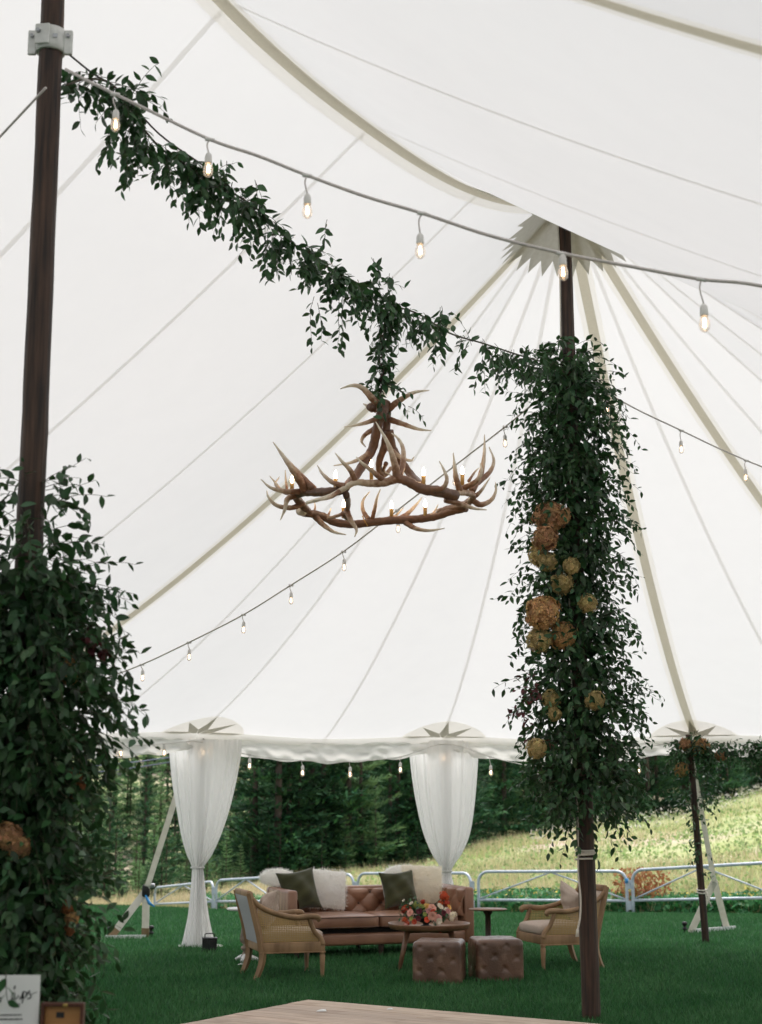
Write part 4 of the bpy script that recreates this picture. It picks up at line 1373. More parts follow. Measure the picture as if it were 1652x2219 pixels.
# ------------------------------------------------------------------ cane armchairs
def make_chair(label, loc, rz):
    r = thing('cane_armchair', label, 'armchair', loc, rz, 'cane armchairs')
    r.matrix_basis = r.matrix_basis @ Matrix.Diagonal((1, 1, 0.955, 1))
    b = lambda mb, nm, mt, sm=True: mb.build(nm, mt, r, sm, world=False)
    W, Dp = 0.29, 0.28                       # half sizes; forward is +x, left is +y
    # rails
    b(MB().rbox((Dp - 0.005, 0, 0.285), (0.035, 2 * W - 0.04, 0.09), 0.008), 'rail', 'oak')
    b(MB().rbox((-Dp + 0.005, 0, 0.285), (0.035, 2 * W - 0.04, 0.09), 0.008), 'rail', 'oak')
    for sg in (-1, 1):
        b(MB().rbox((0, sg * W, 0.285), (2 * Dp + 0.03, 0.036, 0.09), 0.008), 'rail', 'oak')
        b(MB().rbox((0, sg * (W + 0.004), 0.238), (2 * Dp + 0.04, 0.042, 0.012), 0.004), 'bead', 'oak')
        # front leg, turned
        b(MB().lathe([(0.012, -0.012), (0.020, 0.0), (0.021, 0.012), (0.017, 0.03), (0.021, 0.10), (0.026, 0.205), (0.019, 0.215), (0.028, 0.225), (0.028, 0.24)], (Dp - 0.005, sg * (W - 0.002), 0), 14), 'front_leg', 'oak')
        # back leg, sabre
        pts = catmull([(-Dp + 0.005, sg * W, 0.25), (-Dp, sg * W, 0.16), (-Dp - 0.03, sg * W, 0.06), (-Dp - 0.065, sg * W, -0.012)], 5)
        b(MB().tube(pts, np.linspace(0.036, 0.024, len(pts)), 4), 'back_leg', 'oak', False)
        # back post
        pts = [(-Dp, sg * W, 0.24), (-Dp - 0.035, sg * W, 0.42), (-Dp - 0.085, sg * W, 0.62), (-Dp - 0.125, sg * W, 0.785)]
        b(MB().tube(catmull(pts, 4), 0.030, 4), 'back_post', 'oak', False)
        # arm sweeping down to a scrolled end
        pts = [(-Dp - 0.10, sg * W, 0.735), (-Dp - 0.02, sg * W, 0.655), (-0.14, sg * W, 0.585), (0.02, sg * W, 0.553), (0.15, sg * (W + .008), 0.560), (0.215, sg * (W + .012), 0.556), (0.235, sg * (W + .012), 0.535), (0.218, sg * (W + .012), 0.522)]
        P, rr = catmull(pts, 5, [0.021, 0.024, 0.025, 0.026, 0.028, 0.028, 0.024, 0.018])
        b(MB().tube(P, rr, 8), 'arm', 'oak')
        pts = [(0.15, sg * W, 0.545), (0.165, sg * W, 0.50), (0.20, sg * W, 0.42), (0.255, sg * W, 0.36), (0.275, sg * W, 0.30)]
        P, rr = catmull(pts, 4, [0.022, 0.022, 0.022, 0.024, 0.028])
        b(MB().tube(P, rr, 8), 'arm_support', 'oak')
        # cane side
        lo, hi = [], []
        for i in range(19):
            t = i / 18
            x = -Dp - 0.05 + (0.235 + Dp + 0.05) * t
            zb = 0.32
            zt = 0.66 - 0.36 * min(1, (x + Dp + 0.05) / 0.32) ** 0.75 * 0.30 if x < 0 else 0.55
            pts_ = [(-0.38, 0.735), (-0.30, 0.655), (-0.14, 0.580), (0.02, 0.548), (0.15, 0.548), (0.20, 0.42), (0.255, 0.36), (0.29, 0.33)]
            zt = float(np.interp(x, [q[0] for q in pts_], [q[1] for q in pts_]))
            zbk = float(np.interp(x, [-0.385, -0.28], [0.70, 0.32]))
            lo.append((x, sg * W, max(zb, min(zbk, zt - 0.01)))); hi.append((x, sg * W, zt))
        vs = lo + hi
        b(MB().add(vs, [(i, i + 1, 19 + i + 1, 19 + i) for i in range(18)]), 'cane_panel', 'cane', False)
    # top rail and back panel
    b(MB().rbox((-Dp - 0.120, 0, 0.77), (0.045, 2 * W - 0.03, 0.06), 0.010), 'top_rail', 'oak')
    def bp(off):
        return lambda s, t: (-Dp - 0.01 - 0.115 * s ** 1.25 + off * math.sin(math.pi * s) ** .3 * math.sin(math.pi * t) ** .3 - (0.018 if off <= 0 else 0), -W + 0.03 + (2 * W - 0.06) * t, 0.32 + 0.43 * s)
    b(MB().grid(bp(-0.012), 12, 12), 'back_panel', 'grey_linen')
    b(MB().grid(bp(0.055), 16, 16), 'back_cushion', 'beige_linen')
    mb = MB(); cushion(mb, (0.005, 0, 0.375), (2 * Dp + 0.03, 2 * W - 0.045, 0.12), 0.2, 0.45, 18, crown=0.015)
    b(mb, 'seat_cushion', 'beige_linen')
    return r
CH1, A1 = Vector((-0.875, 13.90, 0)), R_(17)
CH2, A2 = Vector((1.70, 14.69, 0)), R_(198)
make_chair('cane-sided oak armchair seen from behind, grey back panel, left of the sofa', CH1, A1)
make_chair('cane-sided oak armchair facing the ottomans, partly hidden by the pole', CH2, A2)
for c, a, lab, sd, ry in ((CH1, A1, 'beige linen pillow in the armchair with the grey back panel', 5, 0.12), (CH2, A2, 'beige linen pillow propped in the armchair behind the pole', 6, 0.30)):
    q = Matrix.Rotation(a, 3, 'Z') @ Vector((-0.17, 0.02, 0.575))
    place(tag(pillow_mesh(0.42, 0.36, 0.15, seed=sd, ears=0.1).build('pillow', 'beige_linen', None, True), lab, 'pillow'), c + q, 0.30, ry, a + math.pi / 2)

# ------------------------------------------------------------------ ottomans
def ottoman(x, y, rz, label, S=0.43, Hh=0.355):
    r = thing('ottoman', label, 'ottoman', (x, y, 0), rz, 'tufted leather ottomans')
    bm = bmesh.new()
    bmesh.ops.create_cube(bm, size=1)
    bmesh.ops.subdivide_edges(bm, edges=bm.edges[:], cuts=39, use_grid_fill=True)
    mb = MB()
    for v in bm.verts:
        p = v.co.copy()
        q = Vector((p.x * S, p.y * S, (p.z + 0.5) * Hh))
        m = max(abs(p.x), abs(p.y), p.z)
        def ed(a, b): return min(1, (0.5 - abs(a)) / 0.06) * min(1, (0.5 - abs(b)) / 0.06)
        if abs(p.x) > 0.4999: n, ta, tb, e = Vector((math.copysign(1, p.x), 0, 0)), q.y, q.z - 0.06, ed(p.y, p.z)
        elif abs(p.y) > 0.4999: n, ta, tb, e = Vector((0, math.copysign(1, p.y), 0)), q.x, q.z - 0.06, ed(p.x, p.z)
        elif p.z > 0.4999: n, ta, tb, e = Vector((0, 0, 1)), q.x, q.y, ed(p.x, p.y)
        else: n, ta, tb, e = Vector((0, 0, 0)), 0, 0, 0
        f = tuft(ta / 0.20 + 0.25 + 0.04 * math.sin(17 * tb + 3 * n.x), tb / 0.20 + 0.25 + 0.04 * math.sin(19 * ta + n.y), 0.75)
        f += 0.10 * math.sin(23 * ta + 31 * tb + 5 * n.x) * math.sin(29 * tb - 11 * ta + 2 * n.y)
        q = q + n * (0.020 * (f - 0.5) * e)
        # soften corners
        for ax, lim in ((0, S / 2), (1, S / 2)):
            pass
        hx, hy = max(0, abs(q.x) - (S / 2 - 0.05)), max(0, abs(q.y) - (S / 2 - 0.05))
        hzz = max(0, q.z - (Hh - 0.05))
        L = math.sqrt(hx * hx + hy * hy + hzz * hzz)
        if L > 0.05:
            k = 0.05 / L
            kk = 1 - (1 - k) * 0.9
            q.x = math.copysign(min(abs(q.x), S / 2 - 0.05) + hx * kk, q.x)
            q.y = math.copysign(min(abs(q.y), S / 2 - 0.05) + hy * kk, q.y)
            q.z = min(q.z, Hh - 0.05) + hzz * kk
        v.co = q
    me = bpy.data.meshes.new('cover')
    bm.to_mesh(me); bm.free()
    link('cover', me, 'leather_dark', r, True, world=False)
    for ta in (-0.105, 0.0, 0.105):
        for tb in (-0.105, 0.0, 0.105):
            if (round(ta / 0.105) + round(tb / 0.105)) % 2 == 0:
                o = MB(); cushion(o, (ta - 0.0, tb, Hh - 0.012), (0.022, 0.022, 0.012), 1, 1, 6)
                o.build('button', 'leather_dark', r, True, world=False)
    for sx in (-1, 1):
        for sy in (-1, 1):
            MB().tube([(sx * (S / 2 - 0.05), sy * (S / 2 - 0.05), 0.03), (sx * (S / 2 - 0.05), sy * (S / 2 - 0.05), -0.015)], 0.02, 8).build('foot', 'dark_wood', r, False, world=False)
    return r
o1 = on_ground(955, 2133); o2 = on_ground(1079, 2127)
ottoman(o1.x, o1.y + 0.22, R_(-9), 'square brown tufted leather ottoman in front of the coffee table')
ottoman(o2.x, o2.y + 0.22, R_(8), 'square brown tufted leather ottoman next to the right armchair')

# ------------------------------------------------------------------ tables
tc = Vector((0.455, 14.36, 0))
tb = thing('coffee_table', 'round wooden tray-top coffee table with splayed legs', 'table', tc)
MB().lathe([(0.02, 0.372), (0.345, 0.372), (0.372, 0.380), (0.388, 0.420), (0.388, 0.428), (0.378, 0.428), (0.366, 0.396), (0.355, 0.392), (0.02, 0.392)], tc, 56).build('tray_top', 'table_wood', tb, True)
for an in (205, 335, 25, 155):
    c_, s_ = math.cos(R_(an)), math.sin(R_(an))
    MB().tube([tc + Vector((c_ * 0.22, s_ * 0.22, 0.375)), tc + Vector((c_ * 0.315, s_ * 0.315, -0.012))], [0.026, 0.015], 10).build('leg', 'table_wood', tb, True)
    MB().tube([tc + Vector((0, 0, 0.355)), tc + Vector((c_ * 0.24, s_ * 0.24, 0.355))], 0.018, 4).build('cross_rail', 'table_wood', tb)
s1 = on_ground(532, 2084)
st = thing('side_table', 'small white-topped side table on a turned grey pedestal behind the armchair', 'table', s1)
MB().lathe([(0.02, 0.495), (0.185, 0.495), (0.195, 0.503), (0.195, 0.512), (0.185, 0.518), (0.02, 0.518)], s1, 36).build('top', 'stone_top', st, True)
MB().lathe([(0.030, 0.04), (0.045, 0.055), (0.030, 0.085), (0.022, 0.10), (0.050, 0.125), (0.045, 0.145), (0.022, 0.16), (0.055, 0.195), (0.060, 0.22), (0.050, 0.28), (0.032, 0.40), (0.028, 0.47), (0.06, 0.495)], s1, 20).build('pedestal', 'turned', st, True)
for an in (20, 140, 260):
    c_, s_ = math.cos(R_(an)), math.sin(R_(an))
    P, rr = catmull([s1 + Vector((0, 0, 0.06)), s1 + Vector((c_ * 0.07, s_ * 0.07, 0.035)), s1 + Vector((c_ * 0.13, s_ * 0.13, 0.012))], 4, [0.03, 0.026, 0.020])
    MB().tube(P, rr, 8).build('foot', 'stone_top', st, True)
s2 = Vector(((1050 - 826) / F * 15.35, 15.35, 0))
st = thing('side_table', 'thin-topped side table on a dark column beside the sofa arm', 'table', s2)
MB().lathe([(0.02, 0.480), (0.185, 0.480), (0.195, 0.486), (0.195, 0.492), (0.02, 0.492)], s2, 36).build('top', 'table_wood', st, True)
MB().lathe([(0.10, -0.005), (0.11, 0.008), (0.10, 0.018), (0.03, 0.03), (0.028, 0.43), (0.045, 0.45), (0.05, 0.48)], s2, 18).build('column', 'dark_wood', st, True)
# black lantern
lc = on_ground(454, 2061)
ln = thing('lantern', 'small black metal lantern box on the grass by the tied curtain', 'lantern', lc, 0.15)
b = lambda mb, nm, mt='iron': mb.build(nm, mt, ln, False, world=False)
b(MB().rbox((0, 0, 0.065), (0.155, 0.12, 0.13), 0.006), 'body')
b(MB().rbox((0, 0, 0.134), (0.165, 0.13, 0.012), 0.004), 'lid')
b(MB().tube([(-0.05, 0, 0.138), (-0.05, 0, 0.172), (-0.04, 0, 0.18), (0.04, 0, 0.18), (0.05, 0, 0.172), (0.05, 0, 0.138)], 0.006, 6), 'handle')
b(MB().box((0, -0.062, 0.068), (0.11, 0.006, 0.09)), 'front_panel')

# ------------------------------------------------------------------ bouquet on the coffee table
random.seed(21)
bq = tc + Vector((-0.03, -0.02, 0.392))
fl = thing('flower_arrangement', 'peach, rust and cream flowers in a dark footed bowl on the coffee table', 'flowers', bq)
MB().lathe([(0.055, 0.0), (0.06, 0.008), (0.03, 0.02), (0.03, 0.035), (0.07, 0.05), (0.105, 0.085), (0.11, 0.11), (0.10, 0.11), (0.02, 0.09)], bq, 24).build('bowl', 'iron', fl, True)
def rosette(seed, layers=4, n0=5):
    g = random.Random(seed)
    mb = MB()
    for L in range(layers):
        k = n0 + L
        r = 0.25 + 0.75 * L / (layers - 1)
        tilt = 1.25 - 1.0 * L / (layers - 1)
        for i in range(k):
            an = 6.283 * i / k + 0.4 * L + g.uniform(-.15, .15)
            ca, sa = math.cos(an), math.sin(an)
            w = 0.55 * r
            def q(rr, lat, up): return (ca * rr - sa * lat, sa * rr + ca * lat, up)
            r1, r2 = 0.12 * r, r * math.cos(tilt) + 0.25 * r
            h = math.sin(tilt) * r * 0.75
            mb.add([q(r1, 0, 0), q(r2 * .6, -w, h * .55), q(r2 * .55, 0, h * .4), q(r2 * .6, w, h * .55), q(r2, -w * .7, h * 0.95), q(r2 * 1.08, 0, h), q(r2, w * .7, h * 0.95)],
                   [(0, 1, 2), (0, 2, 3), (1, 4, 5, 2), (2, 5, 6, 3)])
    return mb
def cluster(n, seed, pet=0.2):
    g = np.random.default_rng(seed)
    mb = MB()
    def core(s, t):
        la, lo = math.pi * s, 2 * math.pi * t
        r = 0.80 + 0.07 * math.sin(7 * lo + 3 * la) * math.sin(la)
        return (r * math.sin(la) * math.cos(lo), r * math.sin(la) * math.sin(lo), r * math.cos(la))
    mb.grid(core, 8, 14, closed=True)
    for i in range(n):
        v = g.normal(size=3); v /= np.linalg.norm(v)
        c = v * g.uniform(0.78, 1.02) * (1 + 0.13 * math.sin(3.1 * v[0] + 5 * v[2] + seed) * math.sin(4.3 * v[1] + seed))
        A = np.cross(v, g.normal(size=3)); A /= np.linalg.norm(A)
        Bv = np.cross(v, A)
        s = pet * g.uniform(0.7, 1.25)
        rr = g.random()
        vs = [c]
        for k in range(4):
            an = k * math.pi / 2
            for da, ra in ((-0.55, 0.75), (0, 1.0), (0.55, 0.75)):
                dd = A * math.cos(an + da) + Bv * math.sin(an + da)
                vs.append(c + dd * s * ra + v * s * g.uniform(0.0, 0.45))
        fs = [(0, 1 + 3 * k, 2 + 3 * k, 3 + 3 * k) for k in range(4)]
        mb.add(vs, fs, rr)
    return mb
def to_mesh(mb, name, mat, attr='rnd'):
    me = bpy.data.meshes.new(name)
    me.from_pydata(mb.v, [], mb.f)
    a = me.attributes.new(attr, 'FLOAT', 'POINT')
    a.data.foreach_set('value', np.array(mb.t, dtype=np.float32))
    me.materials.append(M[mat])
    return me
ROSE = {}
def bloom(root, pos, size, mat, up, kind='rose', name='bloom'):
    key = (mat, kind)
    if key not in ROSE:
        if kind == 'rose': ROSE[key] = to_mesh(rosette(len(ROSE) + 3), 'bloom', mat)
        else: ROSE[key] = to_mesh(cluster(60, len(ROSE) + 3, 0.3), 'bloom', mat)
    o = bpy.data.objects.new(name, ROSE[key])
    COL.objects.link(o)
    o.parent = root
    q = Vector(up).to_track_quat('Z', 'Y').to_matrix().to_4x4()
    o.matrix_basis = root.matrix_basis.inverted() @ Matrix.Translation(pos) @ q @ Matrix.Rotation(random.uniform(0, 6), 4, 'Z') @ Matrix.Scale(size, 4)
    return o
spec = []
def fp(zx, zy, dy):            # pixel in the enlarged crop of the bouquet -> point
    return at_y((1180 + zx / 2.898) * 0.6608, (2850 + zy / 2.898) * 0.6608, bq.y + dy)
for zx, zy, dy, s, mt, kd in ((690, 450, -.20, .044, 'fl_peach', 'rose'), (745, 470, -.18, .040, 'fl_pink', 'rose'), (755, 495, -.19, .030, 'fl_cream', 'rose'), (690, 370, -.08, .040, 'fl_peach', 'rose'), (640, 355, -.05, .036, 'fl_yellow', 'rose'),
                              (880, 440, -.10, .042, 'fl_cream', 'cl'), (905, 430, -.08, .030, 'fl_cream', 'cl'), (875, 475, -.12, .030, 'fl_cream', 'cl'), (765, 355, -.02, .036, 'fl_cream', 'rose'), (820, 390, -.05, .034, 'fl_cream', 'cl'), (850, 360, 0, .028, 'fl_yellow', 'rose'),
                              (540, 345, -.03, .045, 'fl_green', 'cl'), (590, 365, -.06, .040, 'fl_green', 'cl'), (490, 325, 0, .022, 'fl_cream', 'rose'), (415, 300, .02, .018, 'fl_cream', 'rose'), (480, 415, -.12, .036, 'fl_peach', 'rose'), (470, 385, -.06, .030, 'fl_red', 'rose'),
                              (430, 385, -.05, .045, 'fl_red', 'cl'), (445, 370, -.04, .035, 'fl_orange', 'cl'), (415, 400, -.05, .030, 'fl_red', 'cl'), (430, 480, -.10, .034, 'fl_orange', 'cl'), (440, 540, -.14, .030, 'fl_pink', 'cl'), (455, 515, -.13, .026, 'fl_red', 'cl'),
                              (565, 400, -.14, .030, 'fl_plum', 'rose'), (620, 430, -.19, .020, 'fl_green', 'rose'), (640, 480, -.20, .028, 'fl_orange', 'rose'), (560, 470, -.18, .026, 'fl_plum', 'rose'), (520, 500, -.16, .026, 'fl_red', 'rose'), (490, 470, -.14, .020, 'fl_green', 'rose'),
                              (700, 410, -.16, .030, 'fl_red', 'rose'), (600, 310, .03, .030, 'fl_red', 'cl'), (800, 250, .02, .050, 'fl_orange', 'cl'), (785, 265, .03, .035, 'fl_orange', 'cl'), (825, 270, .02, .034, 'fl_orange', 'cl'), (770, 325, .03, .036, 'fl_orange', 'cl'), (830, 325, .02, .036, 'fl_red', 'cl'),
                              (800, 420, -.13, .030, 'fl_plum', 'rose'), (765, 590, -.13, .024, 'fl_red', 'cl'), (720, 520, -.17, .026, 'fl_cream', 'rose'), (840, 400, -.1, .03, 'fl_pink', 'rose'), (660, 400, -.12, .032, 'fl_pink', 'rose')):
    q = fp(zx, zy, dy)
    dirv = (q - (bq + Vector((0, 0.02, 0.06)))).normalized()
    bloom(fl, q, s * 0.78, mt, dirv + Vector((0, -0.5, 0.1)), kd)
    MB().tube([bq + Vector((0, 0, 0.09)), lerp3(bq + Vector((0, 0, 0.12)), q, 0.6), q], 0.003, 4).build('stem', 'stem_green', fl)

# ------------------------------------------------------------------ leaves
def leaf_template(wd=0.48, curl=0.16, fold=0.10):
    st = [(0.0, 0.0), (0.16, 0.62), (0.38, 1.0), (0.62, 0.86), (0.84, 0.45), (1.0, 0.0)]
    V, Fc = [], []
    for i, (x, k) in enumerate(st):
        zc = -curl * x * x
        if k == 0: V.append((x, 0, zc))
        else: V += [(x, -wd / 2 * k, zc + fold * k * wd), (x, 0, zc), (x, wd / 2 * k, zc + fold * k * wd)]
    Fc += [(0, 1, 2), (0, 2, 3)]
    for i in range(3):
        o = 1 + 3 * i
        Fc += [(o, o + 3, o + 4), (o, o + 4, o + 1), (o + 1, o + 4, o + 5), (o + 1, o + 5, o + 2)]
    Fc += [(10, 13, 11), (11, 13, 12)]
    return np.array(V, float), np.array(Fc, int)
LT, LF = leaf_template()
LEAF_ME = {}
def leaf_mesh(mat):
    if mat not in LEAF_ME:
        me = mesh_np('leaf', LT, LF)
        me.materials.append(M[mat])
        me.polygons.foreach_set('use_smooth', [True] * len(me.polygons))
        LEAF_ME[mat] = me
    return LEAF_ME[mat]
DOWN = Vector((0, 0, -1))
class Sprigs:
    def __init__(s, seed):
        s.g = random.Random(seed)
        s.leaves = []             # (pos, axis, normal, length)
        s.stems = MB()
    def rv(s):
        g = s.g
        return Vector((g.gauss(0, 1), g.gauss(0, 1), g.gauss(0, 1)))
    def sprig(s, p, d, n, L, grav=0.10, wob=0.22, step=None, stem_r=0.0022):
        g = s.g
        p = Vector(p); d = Vector(d).normalized()
        step = step or L * 0.52
        pts = [p.copy()]
        side = d.cross(s.rv()).normalized()
        for i in range(n):
            d = (d + DOWN * grav + s.rv() * wob * 0.5).normalized()
            p = p + d * step * g.uniform(0.7, 1.3)
            pts.append(p.copy())
            sd = side if i % 2 else -side
            side = (side - d * side.dot(d) + s.rv() * 0.35).normalized()
            a = (d * 0.55 + sd * 0.85 + DOWN * 0.30 + s.rv() * 0.28).normalized()
            nn = Vector((0, -0.25, 1.0)) + s.rv() * 0.75
            nn = (nn - a * nn.dot(a)).normalized()
            taper = 1.0 - 0.35 * i / max(1, n)
            s.leaves.append((p, a, nn, L * g.uniform(0.7, 1.2) * taper))
        s.stems.tube(pts, [stem_r * (1 - 0.6 * i / len(pts)) for i in range(len(pts))], 3, caps=False)
    def shell(s, c, r, L):
        g = s.g
        an = g.uniform(0, 6.283)
        out = Vector((math.cos(an), math.sin(an), g.uniform(-.2, .3)))
        a = (DOWN * 0.8 + out * 0.35 + s.rv() * 0.5).normalized()
        nn = out + Vector((0, 0, .4)) + s.rv() * 0.35
        nn = (nn - a * nn.dot(a)).normalized()
        s.leaves.append((Vector(c) + out * r, a, nn, L * g.uniform(0.75, 1.2)))
    def finish(s, root, mat='leaf', nobj=290, name='leaf'):
        camp = Vector((0, 0, EYE))
        n = len(s.leaves)
        P = np.array([q[0][:] for q in s.leaves]); A = np.array([q[1][:] for q in s.leaves]); Nn = np.array([q[2][:] for q in s.leaves]); Ls = np.array([q[3] for q in s.leaves])
        Bn = np.cross(Nn, A)
        view = P - np.array(camp); dist = np.linalg.norm(view, axis=1)
        # largest in view: near, facing, and on the camera side of their neighbours
        rel = np.linalg.norm(P[:, :2], axis=1)
        key = Ls / dist * (0.4 + np.abs((Nn * view).sum(1) / dist)) * np.exp(-2.2 * (rel - np.median(rel)))
        order = np.argsort(-key)
        sel = order[:min(nobj, n)]
        rest = order[min(nobj, n):]
        me = leaf_mesh(mat)
        inv = root.matrix_basis.inverted()
        for i in sel:
            o = bpy.data.objects.new(name, me)
            COL.objects.link(o)
            o.parent = root
            X, Y, Z = A[i] * Ls[i], Bn[i] * Ls[i], Nn[i] * Ls[i]
            o.matrix_basis = inv @ Matrix(((X[0], Y[0], Z[0], P[i][0]), (X[1], Y[1], Z[1], P[i][1]), (X[2], Y[2], Z[2], P[i][2]), (0, 0, 0, 1)))
        if len(rest):
            g = np.random.default_rng(len(rest))
            V = P[rest][:, None] + Ls[rest][:, None, None] * (LT[None, :, 0:1] * A[rest][:, None] + LT[None, :, 1:2] * Bn[rest][:, None] + LT[None, :, 2:3] * Nn[rest][:, None])
            m = len(LT)
            Fc = (LF[None] + (np.arange(len(rest)) * m)[:, None, None]).reshape(-1, 3)
            me = mesh_np('foliage', V.reshape(-1, 3), Fc, np.repeat(g.random(len(rest)), m))
            o = link('foliage', me, mat, root, True)
            tag(o, kind='stuff')
        if s.stems.v:
            s.stems.build('stems', 'twig', root, True)
HYD = {}
def hydrangea(root, pos, r, mat, seed, squash=1.0):
    key = (mat, seed % 2)
    if key not in HYD:
        HYD[key] = to_mesh(cluster(330, 40 + len(HYD), 0.20), 'flower_head', 'hydra_' + mat)
    o = bpy.data.objects.new('flower_head', HYD[key])
    COL.objects.link(o)
    o.parent = root
    o.matrix_basis = root.matrix_basis.inverted() @ Matrix.Translation(pos) @ Matrix.Rotation(seed * 1.3, 4, 'X') @ Matrix.Rotation(seed * 0.7, 4, 'Z') @ Matrix.Diagonal((r, r * squash, r, 1))
    tag(o, {'amber': 'amber dried hydrangea head', 'brown': 'brown dried hydrangea head', 'olive': 'olive-green dried hydrangea head', 'rust': 'rusty brown dried flower head'}[mat])

# foliage column on the centre pole
gc = thing('garland', 'thick smilax garland with dried hydrangeas wrapped round the pole by the dance floor', 'garland', cp_at(1.3), 0, 'leafy garlands')
S = Sprigs(31)
g = S.g
outline = [(740, 30, 25), (780, 60, 60), (830, 70, 75), (880, 90, 95), (930, 100, 88), (1000, 98, 85), (1080, 90, 75), (1150, 85, 70), (1250, 95, 85), (1330, 90, 75), (1400, 85, 90), (1480, 105, 115), (1550, 118, 112), (1620, 112, 95), (1690, 85, 95), (1760, 45, 85), (1800, 10, 60)]
oy = [q[0] for q in outline]
for i in range(900):
    vy = g.uniform(745, 1775)
    lw = np.interp(vy, oy, [q[1] for q in outline]); rw_ = np.interp(vy, oy, [q[2] for q in outline])
    z = at_y(1250, vy, 11.0).z
    c = cp_at(z)
    an = g.uniform(0, 6.283)
    ca = math.cos(an)
    ext = (rw_ if ca > 0 else lw) * 3.65e-3
    ext = ext * abs(ca) + 0.27 * abs(math.sin(an))
    ext *= 0.62 + 0.30 * abs(math.sin(4.1 * z + 2.0 * ca)) + 0.28 * abs(math.sin(9.7 * z - 3 * ca + 1))
    out = Vector((ca, math.sin(an), 0))
    r0 = g.uniform(0.06, 0.55) * ext
    if r0 < 0.075: r0 = 0.075
    n = max(3, int((ext - r0) / 0.022 * g.uniform(0.5, 1.0)))
    S.sprig(c + out * r0, out * 0.9 + Vector((0, 0, g.uniform(-0.6, 0.7))), min(n, 11), 0.082, 0.13)
for i in range(2300):                                   # leaves packed close round the pole
    vy = g.uniform(775, 1700)
    e_ = 0.5 * (np.interp(vy, oy, [q[1] for q in outline]) + np.interp(vy, oy, [q[2] for q in outline])) * 3.65e-3
    z = at_y(1250, vy, 11.0).z
    S.shell(cp_at(z), g.uniform(0.08, 0.09 + 0.42 * e_ * (0.7 + 0.5 * abs(math.sin(6 * z)))), 0.085)
for i in range(80):                                     # long trailing shoots
    vy = g.uniform(830, 1740)
    z = at_y(1250, vy, 11.0).z
    c = cp_at(z)
    sd = g.choice((-1, 1))
    S.sprig(c + Vector((sd * 0.18, g.uniform(-.2, .1), 0)), (sd * 1.0, g.uniform(-.3, .3), g.uniform(-.3, .6)), g.randint(7, 13), 0.072, 0.16, step=0.036)
S.finish(gc)
for i, (vx, vy, r, mt) in enumerate(((1190, 1123, 34, 'brown'), (1214, 1116, 22, 'brown'), (1182, 1168, 26, 'brown'), (1168, 1205, 22, 'olive'), (1186, 1218, 20, 'olive'), (1238, 1226, 17, 'olive'), (1218, 1264, 23, 'olive'), (1274, 1308, 19, 'olive'),
                                     (1176, 1328, 34, 'amber'), (1220, 1377, 28, 'amber'), (1168, 1387, 25, 'olive'), (1289, 1518, 20, 'olive'), (1194, 1515, 19, 'olive'), (1202, 1548, 14, 'olive'), (1163, 1622, 20, 'olive'))):
    q = at_y(vx, vy, 11.0)
    rr = r * 11.4 / F
    cen = cp_at(q.z)
    q = at_y(vx, vy, 11.0 - 0.17 - 0.2 * rr - 0.05 * (i % 3))
    hydrangea(gc, q, rr, mt, i + 1)
S2 = Sprigs(77)
for vx, vy in ((1160, 1475), (1152, 1490), (1140, 1540), (1128, 1535), (1165, 1500), (1170, 1600)):
    q = at_y(vx, vy, 10.78)
    for j in range(3):
        S2.sprig(q, (S2.g.uniform(-1, .3), -.3, S2.g.uniform(-.4, .4)), 4, 0.060, 0.1)
S2.finish(gc, 'leaf_wine', 60)

# foliage column on the near left pole
gl = thing('garland', 'dark dense smilax garland covering the lower half of the collared pole', 'garland', lp_at(0.6), 0, 'leafy garlands')
S = Sprigs(32)
g = S.g
outl = [(1030, 12, 12), (1120, 25, 30), (1180, 50, 55), (1230, 85, 85), (1300, 110, 125), (1380, 115, 175), (1480, 120, 175), (1560, 120, 190), (1640, 115, 135), (1750, 115, 125), (1850, 115, 118), (1950, 115, 115), (2030, 110, 120), (2120, 100, 115), (2230, 90, 100), (2330, 60, 60)]
oy = [q[0] for q in outl]
for i in range(1050):
    vy = 1040 + 1300 * (i + g.random()) / 1050 if i % 3 else g.uniform(1190, 2250)
    lw = np.interp(vy, oy, [q[1] for q in outl]); rw_ = np.interp(vy, oy, [q[2] for q in outl])
    z = at_y(50, vy, lpb.y).z
    if z < 0.35: continue
    c = lp_at(z)
    an = g.uniform(0, 6.283)
    ca = math.cos(an)
    ext = (rw_ if ca > 0 else lw) * 2.02e-3 * abs(ca) + 0.22 * abs(math.sin(an))
    ext *= 0.68 + 0.26 * abs(math.sin(5.1 * z + 2.0 * ca)) + 0.24 * abs(math.sin(11.7 * z - 3 * ca + 1))
    if vy < 1230 and g.random() < 0.6: continue
    out = Vector((ca, math.sin(an), 0))
    r0 = max(0.07, g.uniform(0.1, 0.6) * ext)
    n = max(3, int((ext - r0) / 0.020 * g.uniform(0.6, 1.05)))
    S.sprig(c + out * r0, out * 0.9 + Vector((0, 0, g.uniform(-0.5, 0.8))), min(n, 11), 0.074, 0.12)
for i in range(2900):
    vy = g.uniform(1235, 2330)
    e_ = 0.5 * (np.interp(vy, oy, [q[1] for q in outl]) + np.interp(vy, oy, [q[2] for q in outl])) * 2.02e-3
    z = at_y(50, vy, lpb.y).z
    if z < 0.3: continue
    S.shell(lp_at(z), g.uniform(0.075, 0.09 + 0.55 * e_), 0.075)
